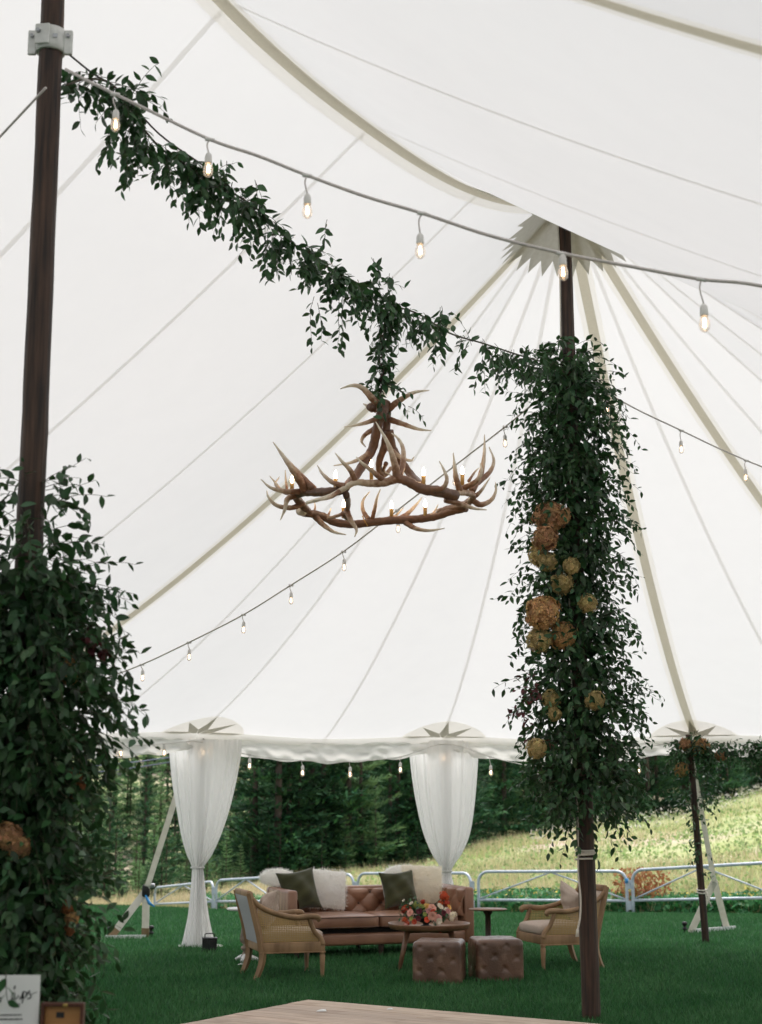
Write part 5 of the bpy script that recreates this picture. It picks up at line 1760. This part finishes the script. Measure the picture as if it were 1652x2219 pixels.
for vx, vy, dx, dz, n in ((120, 1090, 1, .9, 7), (95, 1045, 1, .8, 6), (100, 1080, .9, 0, 8), (110, 1180, 1, .3, 8), (120, 1260, 1, .2, 9), (130, 1300, 1, .3, 10), (140, 1350, 1, .1, 10), (150, 1400, 1, .3, 10), (170, 1420, 1, -.1, 9), (160, 1500, 1, .1, 9), (170, 1540, 1, .1, 9), (170, 1570, 1, -.2, 9), (175, 1600, .8, -.3, 8),
                          (140, 1690, 1, -.2, 6), (150, 2000, .8, -.5, 5), (165, 2010, 1, -.1, 6), (150, 2080, .5, -1, 7), (30, 1090, -1, .3, 7), (20, 1150, -1, .4, 7)):
    for j in range(2):
        q = at_y(vx - 15 * j, vy + 8 * j, lpb.y - 0.12 + 0.1 * j)
        S.sprig(q, (dx, g.uniform(-.3, .2), dz), n, 0.074, 0.13, wob=0.2, step=0.034)
S.finish(gl)
for i, (vx, vy, r, mt) in enumerate(((146, 1440, 20, 'amber'), (150, 1466, 18, 'amber'), (18, 1815, 30, 'brown'), (40, 1835, 24, 'brown'), (163, 1680, 15, 'rust'), (172, 1705, 13, 'rust'), (158, 1720, 12, 'rust'), (148, 1965, 16, 'rust'), (156, 1990, 15, 'amber'), (150, 2015, 12, 'rust'))):
    q = at_y(vx, vy, lpb.y - (0.24 if vx < 100 else 0.05))
    hydrangea(gl, q, r * 6.1 / F, mt, i + 3)
S2 = Sprigs(78)
for vx, vy in ((165, 1385), (190, 1392), (180, 1400), (205, 1405)):
    for j in range(3):
        S2.sprig(at_y(vx, vy, lpb.y - 0.1), (1, -.2, S2.g.uniform(-.5, .5)), 3, 0.055, 0.1)
S2.finish(gl, 'leaf_wine', 40)

# swag between the two poles, and the drop down the chandelier chain
sw_px = [(143, 185), (185, 172), (235, 178), (272, 215), (300, 262), (345, 318), (395, 352), (440, 378), (500, 415), (560, 455), (620, 515), (680, 560), (735, 592), (800, 628), (850, 660), (910, 682), (975, 722), (1050, 745), (1120, 768), (1180, 785), (1222, 790)]
SWP = [on_plane(x, y, CP2, LP2) for x, y in sw_px]
sw = thing('garland', 'leafy green swag strung between the two tall poles above the chandelier', 'garland', SWP[10], 0, 'leafy garlands')
path = catmull(SWP, 8)
MB().tube(path, 0.006, 5).build('vine', 'twig', sw, True)
S = Sprigs(33)
g = S.g
N = len(path)
def loc_w(vx):          # how full the swag is along its length
    return float(np.interp(vx, [140, 230, 270, 330, 360, 420, 520, 640, 720, 800, 900, 985, 1010, 1060, 1140, 1220], [.35, .6, .8, .6, .45, 1.0, 1.0, 1.0, .9, 1.25, .9, .45, .6, 1.0, .9, 1.0]))
vxs = [826 + F * q.x / (q.y * CP + (q.z - EYE) * SP) for q in path]
for i in range(420):
    k = g.randrange(1, N - 1)
    if g.random() > loc_w(vxs[k]) / 1.25: continue
    p = path[k]
    tn = (path[k + 1] - path[k - 1]).normalized()
    d = S.rv().normalized() * 0.8 + DOWN * 0.45 + tn * g.uniform(-.5, .8)
    S.sprig(p + S.rv() * 0.018, d, g.randint(4, 8), 0.080, 0.13, step=0.032)
for vx, vy, n in ((252, 250, 8), (240, 300, 8), (268, 310, 9), (300, 330, 8), (310, 345, 6), (575, 545, 8), (655, 585, 7), (560, 470, 7), (690, 690, 9), (745, 690, 10), (1075, 790, 9), (1045, 800, 9), (1110, 800, 9), (1150, 800, 7), (470, 430, 8), (435, 420, 8), (610, 540, 8), (930, 690, 5), (905, 740, 5), (840, 610, 5), (800, 570, 5), (705, 480, 4), (560, 390, 6), (480, 360, 6), (960, 670, 6), (970, 690, 5)):
    up = vy < np.interp(vx, [q[0] for q in sw_px], [q[1] for q in sw_px])
    for j in range(2):
        q = on_plane(vx, vy - (0 if up else 30), CP2, LP2) + S.rv() * 0.02
        S.sprig(q, (g.uniform(-.4, .4), g.uniform(-.3, .3), -0.9), n, 0.078, 0.16, step=0.030)
CHY = SWP[14].y
for i in range(46):
    vy = g.uniform(655, 850)
    q = at_y(829 + g.uniform(-10, 10), vy, CHY)
    S.sprig(q, S.rv() * 0.6 + DOWN * 0.6, g.randint(3, 6), 0.074, 0.16, step=0.028)
for vx, vy in ((815, 860), (862, 865), (885, 880), (850, 890), (800, 835), (845, 845)):
    S.sprig(at_y(vx, vy, CHY - 0.06), (g.uniform(-.5, .8), -.2, -.2), 5, 0.060, 0.12, step=0.026)
S.finish(sw)
# bare wire from the collar to the swag
wr = thing('wire', 'thin dark wire from the white collar to the start of the swag', 'wire', zc and c)
wr.matrix_basis = Matrix.Translation(SWP[3])
MB().tube(catmull([on_plane(150, 118, CP2, LP2), on_plane(200, 158, CP2, LP2), on_plane(262, 200, CP2, LP2), on_plane(345, 290, CP2, LP2), on_plane(440, 358, CP2, LP2)], 5), 0.005, 5).build('line', 'dark_cable', wr, True)

# vine on the leaning side pole and along the eave to its right
gr = thing('garland', 'leafy garland with hydrangeas at the head of the leaning side pole', 'garland', pt_top, 0, 'leafy garlands')
S = Sprigs(34)
g = S.g
def rp_at(vy): return lerp3(pt_top, pt_base, (vy - 1592) / (2044 - 1592))
for i in range(120):
    vy = 1600 + 150 * g.random() ** 1.2
    c_ = rp_at(vy)
    wd = np.interp(vy, [1600, 1640, 1700, 1750], [0.16, 0.26, 0.24, 0.12])
    an = g.uniform(0, 6.283)
    S.sprig(c_ + Vector((math.cos(an) * wd * .4, math.sin(an) * wd * .3, 0)), (math.cos(an), math.sin(an) * .7, g.uniform(-.4, .4)), g.randint(4, 7), 0.075, 0.14, step=0.04)
for i in range(22):
    vy = g.uniform(1750, 1890)
    c_ = rp_at(vy)
    S.sprig(c_ + Vector((g.uniform(-.05, .05), -.05, 0)), (g.uniform(-1, 1), -.3, -.2), 4, 0.062, 0.2, step=0.04)
for i in range(150):
    t = g.random()
    q = at_y(1500 + 190 * t, 1605 + 22 * math.sin(3 * t) + g.uniform(-14, 24), 17.0 - 0.5 * t)
    S.sprig(q, S.rv() + DOWN * .3, g.randint(3, 6), 0.075, 0.14, step=0.04)
S.finish(gr, nobj=200)
for i, (vx, vy, r, mt) in enumerate(((1486, 1614, 14, 'brown'), (1519, 1621, 20, 'amber'), (1477, 1668, 15, 'amber'), (1562, 1638, 12, 'brown'))):
    hydrangea(gr, at_y(vx, vy, 17.05), r * 17.2 / F, mt, i + 11)

S = Sprigs(51)
for i in range(34):
    an, el = S.g.uniform(0, 6.283), S.g.uniform(-0.1, 1.0)
    dv = Vector((math.cos(an) * 1.3, math.sin(an) * 0.9, el))
    S.sprig(bq + Vector((0, 0, 0.11)) + dv * 0.07, dv, S.g.randint(4, 7), 0.055, 0.10, step=0.028)
S.finish(fl, nobj=120)
# ------------------------------------------------------------------ antler chandelier
CY0 = CHY
def CH(zx, zy, dy):
    return at_y((850 + zx / 2.065) * 0.6608, (1200 + zy / 2.065) * 0.6608, CY0 + dy)
ctr = CH(830, 1000, 0)
chd = thing('chandelier', 'large round antler chandelier with candle bulbs hanging from the swag', 'chandelier', ctr)
def branch(mb, pts, r0, r1, tip0, tip1, n=10):
    P = [CH(*q) for q in pts]
    k = len(P)
    rad = [r0 + (r1 - r0) * (i / (k - 1)) ** 1.3 for i in range(k)]
    P2, R2 = catmull(P, 7, rad)
    m = len(P2)
    tp = [tip0 + (tip1 - tip0) * (i / (m - 1)) ** 1.1 for i in range(m)]
    R2 = [r * (1 + 0.05 * math.sin(i * 1.7) + 0.03 * math.sin(i * 3.1 + 1)) for i, r in enumerate(R2)]
    mb.tube(P2, R2, n, tip=tp)
    return mb
def antler(name, beam, tines, rb=0.026, re=0.016, lab=None, tip=(0.1, 0.35)):
    mb = MB()
    branch(mb, beam, rb, re, *tip, n=14)
    for t in tines:
        r0 = t[-1]
        branch(mb, t[:-1], r0, 0.0028, 0.28, 1.0)
    o = mb.build('antler', 'antler', chd, True, attr='tip')
    return o
fr, bk = -0.46, 0.46
# front antler (arching, upper edge seen from below)
antler('front', [(1330, 880, -.30), (1220, 850, -.40), (1110, 835, -.44), (1010, 785, fr), (940, 765, fr), (840, 792, fr), (740, 795, fr), (650, 790, fr), (560, 840, fr), (470, 885, -.42), (320, 928, -.36)],
       [[(650, 775, fr), (620, 710, fr - .03), (560, 645, fr - .05), (515, 588, fr - .04), .019], [(840, 775, fr), (770, 715, fr - .06), (700, 660, fr - .09), (658, 615, fr - .09), .018],
        [(590, 815, fr), (500, 790, fr + .03), (430, 730, fr + .06), (395, 673, fr + .07), .018], [(935, 760, fr), (915, 650, fr - .03), (870, 520, fr - .06), (790, 378, fr - .06), .027],
        [(950, 745, fr), (975, 660, fr + .05), (975, 560, fr + .08), (940, 490, fr + .08), (897, 455, fr + .07), .020], [(1150, 840, -.44), (1240, 830, -.47), (1272, 770, -.49), (1250, 700, -.49), (1220, 645, -.48), .018],
        [(545, 850, fr), (470, 895, fr - .05), (370, 908, fr - .09), .015]], 0.033, 0.010, tip=(0.05, 0.9))
# left antler
antler('left', [(600, 835, -.40), (500, 850, -.40), (400, 855, -.32), (310, 855, -.22), (250, 880, -.08), (300, 950, .12), (330, 985, .25)],
       [[(320, 845, -.25), (240, 720, -.32), (170, 620, -.34), (95, 515, -.35), .028], [(370, 835, -.30), (270, 730, -.24), (190, 640, -.22), (130, 568, -.20), .022],
        [(290, 850, -.2), (180, 850, -.24), (80, 825, -.26), (13, 768, -.26), .019], [(270, 870, -.12), (195, 900, -.16), (175, 970, -.18), (145, 1045, -.18), .022],
        [(300, 930, .05), (220, 960, .02), (120, 945, 0), (65, 890, -.02), (52, 845, -.02), .019], [(230, 870, 0), (160, 850, .1), (110, 790, .15), (72, 745, .16), .014],
        [(170, 850, .1), (110, 805, .18), (138, 750, .2), .010], [(190, 850, .12), (182, 780, .16), (178, 705, .17), .010]], 0.027, 0.024, tip=(0.02, 0.15))
# back antler (lower edge seen from below)
antler('back', [(300, 992, .25), (420, 1015, .36), (520, 1060, .43), (640, 1072, bk), (760, 1060, bk), (900, 1046, bk), (1040, 1040, bk), (1180, 1022, .42), (1300, 985, .33), (1400, 962, .24)],
       [[(745, 1045, bk), (705, 980, bk + .03), (705, 910, bk + .04), (750, 850, bk + .02), .017], [(765, 1045, bk), (785, 960, bk - .04), (800, 890, bk - .06), (822, 835, bk - .06), .015],
        [(940, 1040, bk), (1000, 1005, bk + .05), (1060, 945, bk + .09), (1105, 888, bk + .10), .019], [(880, 1040, bk), (930, 1010, bk + .08), (980, 958, bk + .11), .013],
        [(990, 1060, bk), (1060, 1100, bk - .05), (1150, 1115, bk - .08), (1257, 1100, bk - .10), .019], [(380, 1020, .32), (440, 1080, .30), (510, 1125, .27), (590, 1143, .25), .021],
        [(1130, 1030, bk), (1180, 1000, bk + .04), (1213, 938, bk + .05), .014], [(370, 1000, .33), (380, 960, .36), (376, 925, .37), .010], [(460, 1030, .4), (478, 990, .44), (487, 962, .45), .009]], 0.026, 0.026, tip=(0.15, 0.25))
# short forked antler bridging front and back
antler('bridge', [(590, 870, fr + .03), (602, 930, -.15), (590, 985, .05), (545, 1010, .18), (465, 1032, .30)], [[(595, 985, .0), (625, 1050, -.05), (660, 1110, -.08), (648, 1157, -.10), .019], [(570, 1000, .1), (600, 1040, .2), (640, 1065, .3), .017]], 0.020, 0.008, tip=(0.05, 0.6))
# right antler
antler('right', [(1220, 995, .40), (1300, 965, .33), (1400, 935, .18), (1450, 880, .0), (1400, 860, -.18), (1330, 865, -.30), (1240, 880, -.38), (1115, 855, -.42)],
       [[(1440, 905, .08), (1500, 940, .12), (1570, 910, .14), (1603, 850, .14), (1602, 788, .13), .021], [(1440, 900, .05), (1500, 850, 0), (1565, 755, -.03), .017], [(1360, 845, -.25), (1335, 760, -.28), (1325, 680, -.30), (1315, 588, -.30), .021],
        [(1440, 850, -.05), (1500, 740, .02), (1525, 600, .06), (1527, 465, .06), .022], [(1480, 790, 0), (1560, 720, .08), (1590, 640, .12), (1557, 548, .12), .019], [(1385, 830, -.15), (1470, 780, -.2), (1505, 720, -.22), (1497, 657, -.22), .019],
        [(1260, 905, -.33), (1380, 940, -.28), (1460, 965, -.24), (1542, 975, -.22), .019], [(1420, 935, .12), (1425, 905, .05), (1432, 885, 0), .012], [(1420, 780, .1), (1460, 720, .18), (1490, 690, .2), .010]], 0.027, 0.009, tip=(0.15, 0.8))
# upright antlers that carry the ring
antler('up', [(850, 275, 0), (815, 360, -.02), (795, 450, 0), (768, 560, .04), (715, 650, .02), (650, 750, -.12), (575, 835, -.34)], [[(765, 570, .05), (710, 615, .0), (620, 655, -.03), (505, 675, -.05), .019], [(790, 420, 0), (720, 465, .06), (695, 510, .08), (724, 550, .09), .018]], 0.030, 0.026, tip=(0.12, 0.12))
antler('up', [(865, 300, .02), (862, 420, .04), (850, 540, .06), (815, 640, .10), (815, 710, .18), (850, 740, .24), (895, 690, .28)], [[(850, 540, .06), (900, 575, 0), (970, 625, -.02), (1030, 640, -.02), (1050, 615, -.02), .018]], 0.028, 0.012, tip=(0.12, 0.5))
antler('up', [(880, 440, .0), (905, 560, .06), (970, 660, .10), (1040, 750, .06), (1110, 815, -.30)], [[(860, 660, .1), (845, 710, .2), (900, 745, .26), .014]], 0.028, 0.022, tip=(0.15, 0.15))
# crown tines
antler('hub', [(850, 250, 0), (838, 300, -.02), (822, 350, -.03), (800, 400, -.03)],
       [[(830, 285, -.02), (770, 225, -.06), (700, 150, -.09), (630, 132, -.10), (550, 155, -.10), .027], [(880, 290, .0), (950, 235, -.03), (1050, 180, -.05), (1153, 165, -.06), .023], [(825, 345, -.03), (740, 380, -.08), (660, 400, -.10), (575, 414, -.11), .018],
        [(890, 365, 0), (980, 395, -.04), (1080, 428, -.06), (1167, 438, -.07), .020], [(790, 300, .05), (740, 275, .10), (705, 255, .12), .017]], 0.040, 0.026, tip=(0.05, 0.1))
q = CH(770, 292, -.06)
MB().tube([q, q + Vector((-0.018, -0.03, 0.008))], [0.024, 0.025], 14).build('burr', 'antler', chd, True, attr='tip')
q = CH(300, 990, .20)
o = MB().tube([q, q + Vector((-0.02, -0.04, 0))], [0.026, 0.028], 14)
o.t = [0.75] * len(o.v)
o.build('burr', 'antler', chd, True, attr='tip')
MB().tube([CH(700, 1015, bk - .03), CH(715, 1050, bk - .035), CH(735, 1085, bk - .02)], 0.004, 5).build('binding', 'candle', chd, True)
for zx, zt, zb, dy in ((223, 795, 835, .02), (518, 765, 838, -.30), (761, 688, 770, .30), (1114, 745, 818, -.34), (1377, 735, 808, -.05), (897, 968, 1030, bk), (1125, 957, 1030, .43), (572, 960, 1030, .40), (265, 905, 950, .25)):
    tp_, bt = CH(zx, zt, dy), CH(zx, zb, dy)
    cd = MB().tube([bt, tp_], [0.0125, 0.0125], 10).build('candle', 'candle', chd, True)
    hgt = 0.052
    pr = [(0.006, 0), (0.0095, 0.010), (0.0105, 0.020), (0.0085, 0.032), (0.004, 0.045), (0.001, hgt)]
    MB().lathe(pr, tp_, 10).build('bulb', 'flame', cd, True)
ch0 = CH(830, 250, 0); ch1 = at_y(829, 668, CHY)
chn = thing('chain', 'dark steel chain holding up the antler chandelier', 'chain', ch0)
Lk_ = 0.036
nl = int((ch1.z - ch0.z) / Lk_)
for i in range(nl):
    cz = ch0.z + Lk_ * (i + 0.5)
    pts = []
    for t in np.linspace(0, 6.283, 17):
        a_, b_ = 0.011 * math.cos(t), 0.024 * math.sin(t)
        pts.append((ch0.x + (a_ if i % 2 else 0), ch0.y + (0 if i % 2 else a_), cz + b_))
    MB().tube(pts, 0.0038, 6, caps=False).build('link', 'chain', chn, True)

# ------------------------------------------------------------------ string lights
LAMP = None
def lamp_meshes():
    global LAMP
    if LAMP: return LAMP
    def mk(mb, nm, mt, sm=True):
        me = bpy.data.meshes.new(nm); me.from_pydata(mb.v, [], mb.f); me.materials.append(M[mt])
        me.polygons.foreach_set('use_smooth', [sm] * len(me.polygons)); return me
    so = MB().lathe([(0.006, 0.0), (0.013, -0.008), (0.0155, -0.018), (0.0165, -0.045), (0.016, -0.048), (0.01, -0.048)], n=14)
    gl_ = MB().lathe([(0.012, -0.046), (0.0155, -0.056), (0.0205, -0.073), (0.0215, -0.085), (0.0185, -0.100), (0.010, -0.110), (0.002, -0.113)], n=16)
    fi = MB()
    for a_ in (0.4, 2.5, 4.6):
        fi.tube([(0.004 * math.cos(a_), 0.004 * math.sin(a_), -0.056), (0.006 * math.cos(a_), 0.006 * math.sin(a_), -0.092)], 0.0020, 5)
    LAMP = (mk(so, 'socket', 'socket'), mk(gl_, 'bulb', 'bulb_glass'), mk(fi, 'filament', 'filament'))
    return LAMP
def lamp(root, top, bottom, scale=1.0, swing=0.0, wire_mat='cable'):
    so, gl_, fi = lamp_meshes()
    top, bottom = Vector(top), Vector(bottom)
    hang = Vector((bottom.x, bottom.y, bottom.z + 0.113 * scale))
    h = MB().tube(catmull([top, lerp3(top, hang, 0.4) + Vector((-0.010, 0, 0)), hang], 4), 0.0035, 5).build('drop_wire', wire_mat, root, True)
    MB().tube([top + Vector((-0.02, 0, 0.002)), top + Vector((0.02, 0, -0.004))], 0.009, 6).build('connector', 'socket', root, True)
    o = bpy.data.objects.new('socket', so); COL.objects.link(o); o.parent = root
    o.matrix_basis = root.matrix_basis.inverted() @ Matrix.Translation(hang) @ Matrix.Rotation(swing, 4, 'Y') @ Matrix.Scale(scale, 4)
    for nm, me in (('bulb', gl_), ('filament', fi)):
        k = bpy.data.objects.new(nm, me); COL.objects.link(k); k.parent = o
def ext(cab, tgt):
    a_, b_ = cab[-1], Vector(tgt)
    n_ = max(2, int((b_ - a_).length / 0.5))
    return cab + [lerp3(a_, b_, (i + 1) / n_) for i in range(n_)]
def string(label, cab, lamps, mat='cable', r=0.0065, n=6, sag=0):
    root = thing('string_light', label, 'string light', cab[len(cab) // 2], 0, 'festoon bulb strings')
    MB().tube(catmull(cab, n), r, 6).build('cable', mat, root, True)
    for t, b_, s_ in lamps: lamp(root, t, b_, s_, wire_mat=mat)
    return root
TG = plan(-BAY / 2, RAD)
pf = lambda x, y: on_plane(x, y, LP2, TG)
cabf = [(142, 150), (200, 180), (300, 228), (455, 302), (560, 338), (666, 380), (790, 425), (915, 462), (1060, 510), (1215, 548), (1370, 578), (1520, 605), (1652, 620)]
cab = ext([pf(*q) for q in cabf], (TG[0], TG[1], ZE - 0.05))
string('pale cord of large glowing bulbs running from the collared pole past the flower-clad pole', cab,
       [(pf(250, 204), pf(250, 286), 0.95), (pf(455, 302), pf(451, 384), 1.0), (pf(666, 380), pf(666, 474), 1.0), (pf(915, 462), pf(911, 561), 1.0), (pf(1217, 549), pf(1221, 608), 1.0), (pf(1520, 605), pf(1528, 720), 1.05)], r=0.0072)
E7 = post(7)
pb = lambda x, y: on_plane(x, y, CP2, E7)
cabb = [(1205, 845), (1165, 868), (1095, 925), (985, 1010), (860, 1107), (745, 1195), (631, 1268), (528, 1332), (410, 1392), (308, 1440), (205, 1478), (60, 1528)]
lb_ = [((1095, 925), (1095, 970)), ((985, 1010), (986, 1053)), ((862, 1106), (863, 1155)), ((745, 1195), (746, 1238)), ((631, 1268), (631, 1310)), ((528, 1332), (528, 1373)), ((410, 1392), (410, 1432)), ((308, 1440), (309, 1477)), ((212, 1476), (212, 1514))]
string('thin cord of small bulbs descending behind the antler chandelier', ext([pb(*q) for q in cabb], (E7[0], E7[1], ZE)), [(pb(*a_), pb(*b_), 0.95) for a_, b_ in lb_], 'cable_far', 0.006)
E3 = post(2)
pr_ = lambda x, y: on_plane(x, y, CP2, E3)
string('cord of bulbs running down from the flower-clad pole beyond the fan of straps', ext([pr_(*q) for q in ((1250, 815), (1300, 842), (1380, 887), (1477, 933), (1550, 968), (1618, 998), (1665, 1018))], (E3[0], E3[1], ZE)),
       [(pr_(1318, 853), pr_(1316, 897), 0.95), (pr_(1477, 933), pr_(1477, 983), 0.95), (pr_(1618, 998), pr_(1617, 1044), 0.95)], 'cable', 0.0058)
E1 = post(1)
pd_ = lambda x, y: on_plane(x, y, CP2, E1)
w2 = thing('cable', 'bare thin cable running from the peak of the centre pole to the far eave', 'cable', pd_(1520, 612))
MB().tube([pd_(1330, 505), pd_(1395, 546), pd_(1520, 612), pd_(1652, 690), Vector((E1[0], E1[1], ZE + 0.3))], 0.005, 5).build('line', 'cable', w2, True)
LE = plan(-BAY * 0.75, -RAD)
pl_ = lambda x, y: on_plane(x, y, LP2, LE)
w3 = thing('cable', 'bare cord running out from the collared pole to the side away from the chandelier', 'cable', pl_(70, 218))
MB().tube([pl_(100, 190), pl_(70, 222), pl_(0, 297), Vector((LE[0], LE[1], ZE + 0.1))], 0.006, 5).build('line', 'cable', w3, True)
# string under the eave
P4, P5, P6, P7 = post(4), post(5), post(6), post(7)
def inn(p, k=0.985): return (CX + (p[0] - CX) * k, CY + (p[1] - CY) * k)
def chord(x, y):
    A_, B_ = (P7, P6) if x < 437 else ((P6, P5) if x < 966 else (P5, P4))
    return on_plane(x, y, inn(A_), inn(B_))
cabE = [(60, 1590), (165, 1612), (262, 1616), (355, 1612), (437, 1608), (541, 1636), (655, 1648), (759, 1650), (868, 1640), (966, 1612), (1063, 1640), (1110, 1652), (1167, 1660), (1260, 1652), (1385, 1622), (1480, 1606)]
lE = [((262, 1613), (262, 1642)), ((355, 1612), (356, 1640)), ((541, 1634), (541, 1668)), ((655, 1648), (656, 1683)), ((759, 1650), (759, 1686)), ((868, 1640), (868, 1676)), ((1063, 1640), (1064, 1682)), ((1167, 1658), (1168, 1697)), ((1385, 1622), (1385, 1677))]
eave = string('cord of bulbs hung under the valance above the sofa', [chord(*q) for q in cabE], [(chord(*a_), chord(*b_), 1.15) for a_, b_ in lE], 'socket', 0.006)
for vx, vy, Yc in ((441, 1640, y6 - 0.03), (962, 1652, y5 - 0.03)):
    lamp(eave, at_y(vx, vy - 30, Yc), at_y(vx, vy, Yc), 1.2, wire_mat='socket')

# ------------------------------------------------------------------ sign, box and their table by the near pole
tz = 0.70
tcx, tcy = -1.30, 5.22
bt = thing('bar_table', 'small wooden table under the sign and the open box', 'table', (tcx, tcy, 0))
MB().lathe([(0.02, tz - 0.03), (0.27, tz - 0.03), (0.275, tz - 0.015), (0.27, tz), (0.02, tz)], (tcx, tcy, 0), 40).build('top', 'dark_wood', bt, True)
MB().lathe([(0.16, -0.01), (0.16, 0.02), (0.04, 0.05), (0.035, tz - 0.06), (0.10, tz - 0.03)], (tcx, tcy, 0), 20).build('pedestal', 'dark_wood', bt, True)
sy = 5.10
tl = at_y(-50, 2114, sy); tr = at_y(87, 2116, sy)
sw_, sh_ = tr.x - tl.x, tl.z - tz
sg_ = thing('sign', 'white card sign with black script lettering standing on the small table', 'sign', ((tl.x + tr.x) / 2, sy, tz + 0.001), R_(4))
b = lambda mb, nm, mt: mb.build(nm, mt, sg_, False, world=False)
b(MB().box((0, 0, sh_ / 2), (sw_, 0.006, sh_)), 'card', 'paper')
b(MB().box((0, 0.035, 0.012), (sw_ * 0.6, 0.07, 0.024)), 'stand', 'mahogany')
def ink(pts, r=0.0011, nm='lettering'):
    P = catmull([(x, -0.0040, z) for x, z in pts], 6)
    k = len(P)
    b(MB().tube(P, [r * (0.75 + 0.5 * abs(math.sin(i * 0.5))) for i in range(k)], 5), nm, 'ink')
def sx(zx, zy):                # pixel of the enlarged sign crop -> local x, z on the card
    q = at_y((zx / 3.304) * 0.6608, (2950 + zy / 3.304) * 0.6608, sy)
    return (q.x - (tl.x + tr.x) / 2, q.z - tz)
ink([sx(*q) for q in ((-20, 1100), (5, 1060), (18, 1085), (8, 1110), (-15, 1112), (-22, 1085))], .0016)
ink([sx(*q) for q in ((120, 1085), (150, 1070), (165, 1030), (150, 1010), (130, 1040), (140, 1080), (175, 1078), (205, 1040))], .0014)
ink([sx(*q) for q in ((215, 1085), (235, 1050), (255, 1000), (245, 1110), (235, 1120))], .0018)
ink([sx(*q) for q in ((238, 1075), (255, 1015), (275, 1000), (288, 1020), (275, 1060), (250, 1072))], .0016)
ink([sx(*q) for q in ((285, 1050), (305, 1010), (322, 992), (316, 1015), (335, 1045), (322, 1075), (298, 1078))], .0018)
ink([sx(*q) for q in ((325, 1070), (345, 1030), (370, 1018), (400, 1005))], .0008)
ink([sx(*q) for q in ((160, 980), (155, 950), (168, 938), (165, 965))], .0010)
ink([sx(*q) for q in ((135, 1165), (160, 1140), (175, 1160), (150, 1175), (180, 1165), (200, 1130), (215, 1140), (200, 1165))], .0010)
g = random.Random(4)
for zy, x0, x1 in ((1252, 0, 240), (1298, -10, 235)):
    x = x0
    while x < x1:
        w = g.uniform(6, 12)
        ink([sx(x, zy + 10), sx(x + w * .3, zy - 9), sx(x + w * .6, zy + 8), sx(x + w, zy - 6)], .0006, 'small_print')
        x += w + (10 if g.random() < 0.2 else 3)
bx0, bx1 = at_y(89, 2175, 5.08), at_y(183, 2174, 5.08)
bw_, lidh = bx1.x - bx0.x, bx1.z - tz
bxo = thing('wooden_box', 'open dark wooden box with amber lining and a small dark stamp', 'box', ((bx0.x + bx1.x) / 2, 5.08, tz + 0.001), R_(-3))
b2 = lambda mb, nm, mt, r=False: mb.build(nm, mt, bxo, r, world=False)
b2(MB().rbox((0, -0.05, 0.022), (bw_, 0.12, 0.044), 0.004), 'tray', 'mahogany')
t_ = 0.011
b2(MB().box((0, 0.016, lidh / 2), (bw_ - 2 * t_, 0.006, lidh - 2 * t_)), 'lining', 'cedar')
for sg in (-1, 1):
    b2(MB().rbox((sg * (bw_ / 2 - t_ / 2), 0.008, lidh / 2), (t_, 0.026, lidh), 0.002), 'lid_frame', 'mahogany')
b2(MB().rbox((0, 0.008, lidh - t_ / 2), (bw_ - 2 * t_, 0.026, t_), 0.002), 'lid_frame', 'mahogany')
b2(MB().rbox((0, 0.008, 0.05), (bw_ - 2 * t_, 0.026, t_), 0.002), 'lid_frame', 'mahogany')
b2(MB().rbox((0.012, -0.008, lidh - t_ * 0.6), (0.016, 0.006, 0.010), 0.002), 'clasp', 'brass')
zst = at_y((650 / 3.304) * 0.6608, (2950 + 1255 / 3.304) * 0.6608, 5.09)
b2(MB().box((zst.x - (bx0.x + bx1.x) / 2, 0.0115, zst.z - tz), (0.026, 0.002, 0.018)), 'stamp', 'ink')
S = Sprigs(90)
lv = thing('leaf_sprig', 'pale green leaf sprig hanging in front of the white card sign', 'leaves', at_y(30, 2140, 5.02))
S.sprig(at_y(12, 2105, 5.03), (0.25, -.05, -.8), 4, 0.062, 0.1, step=0.022)
S.finish(lv)
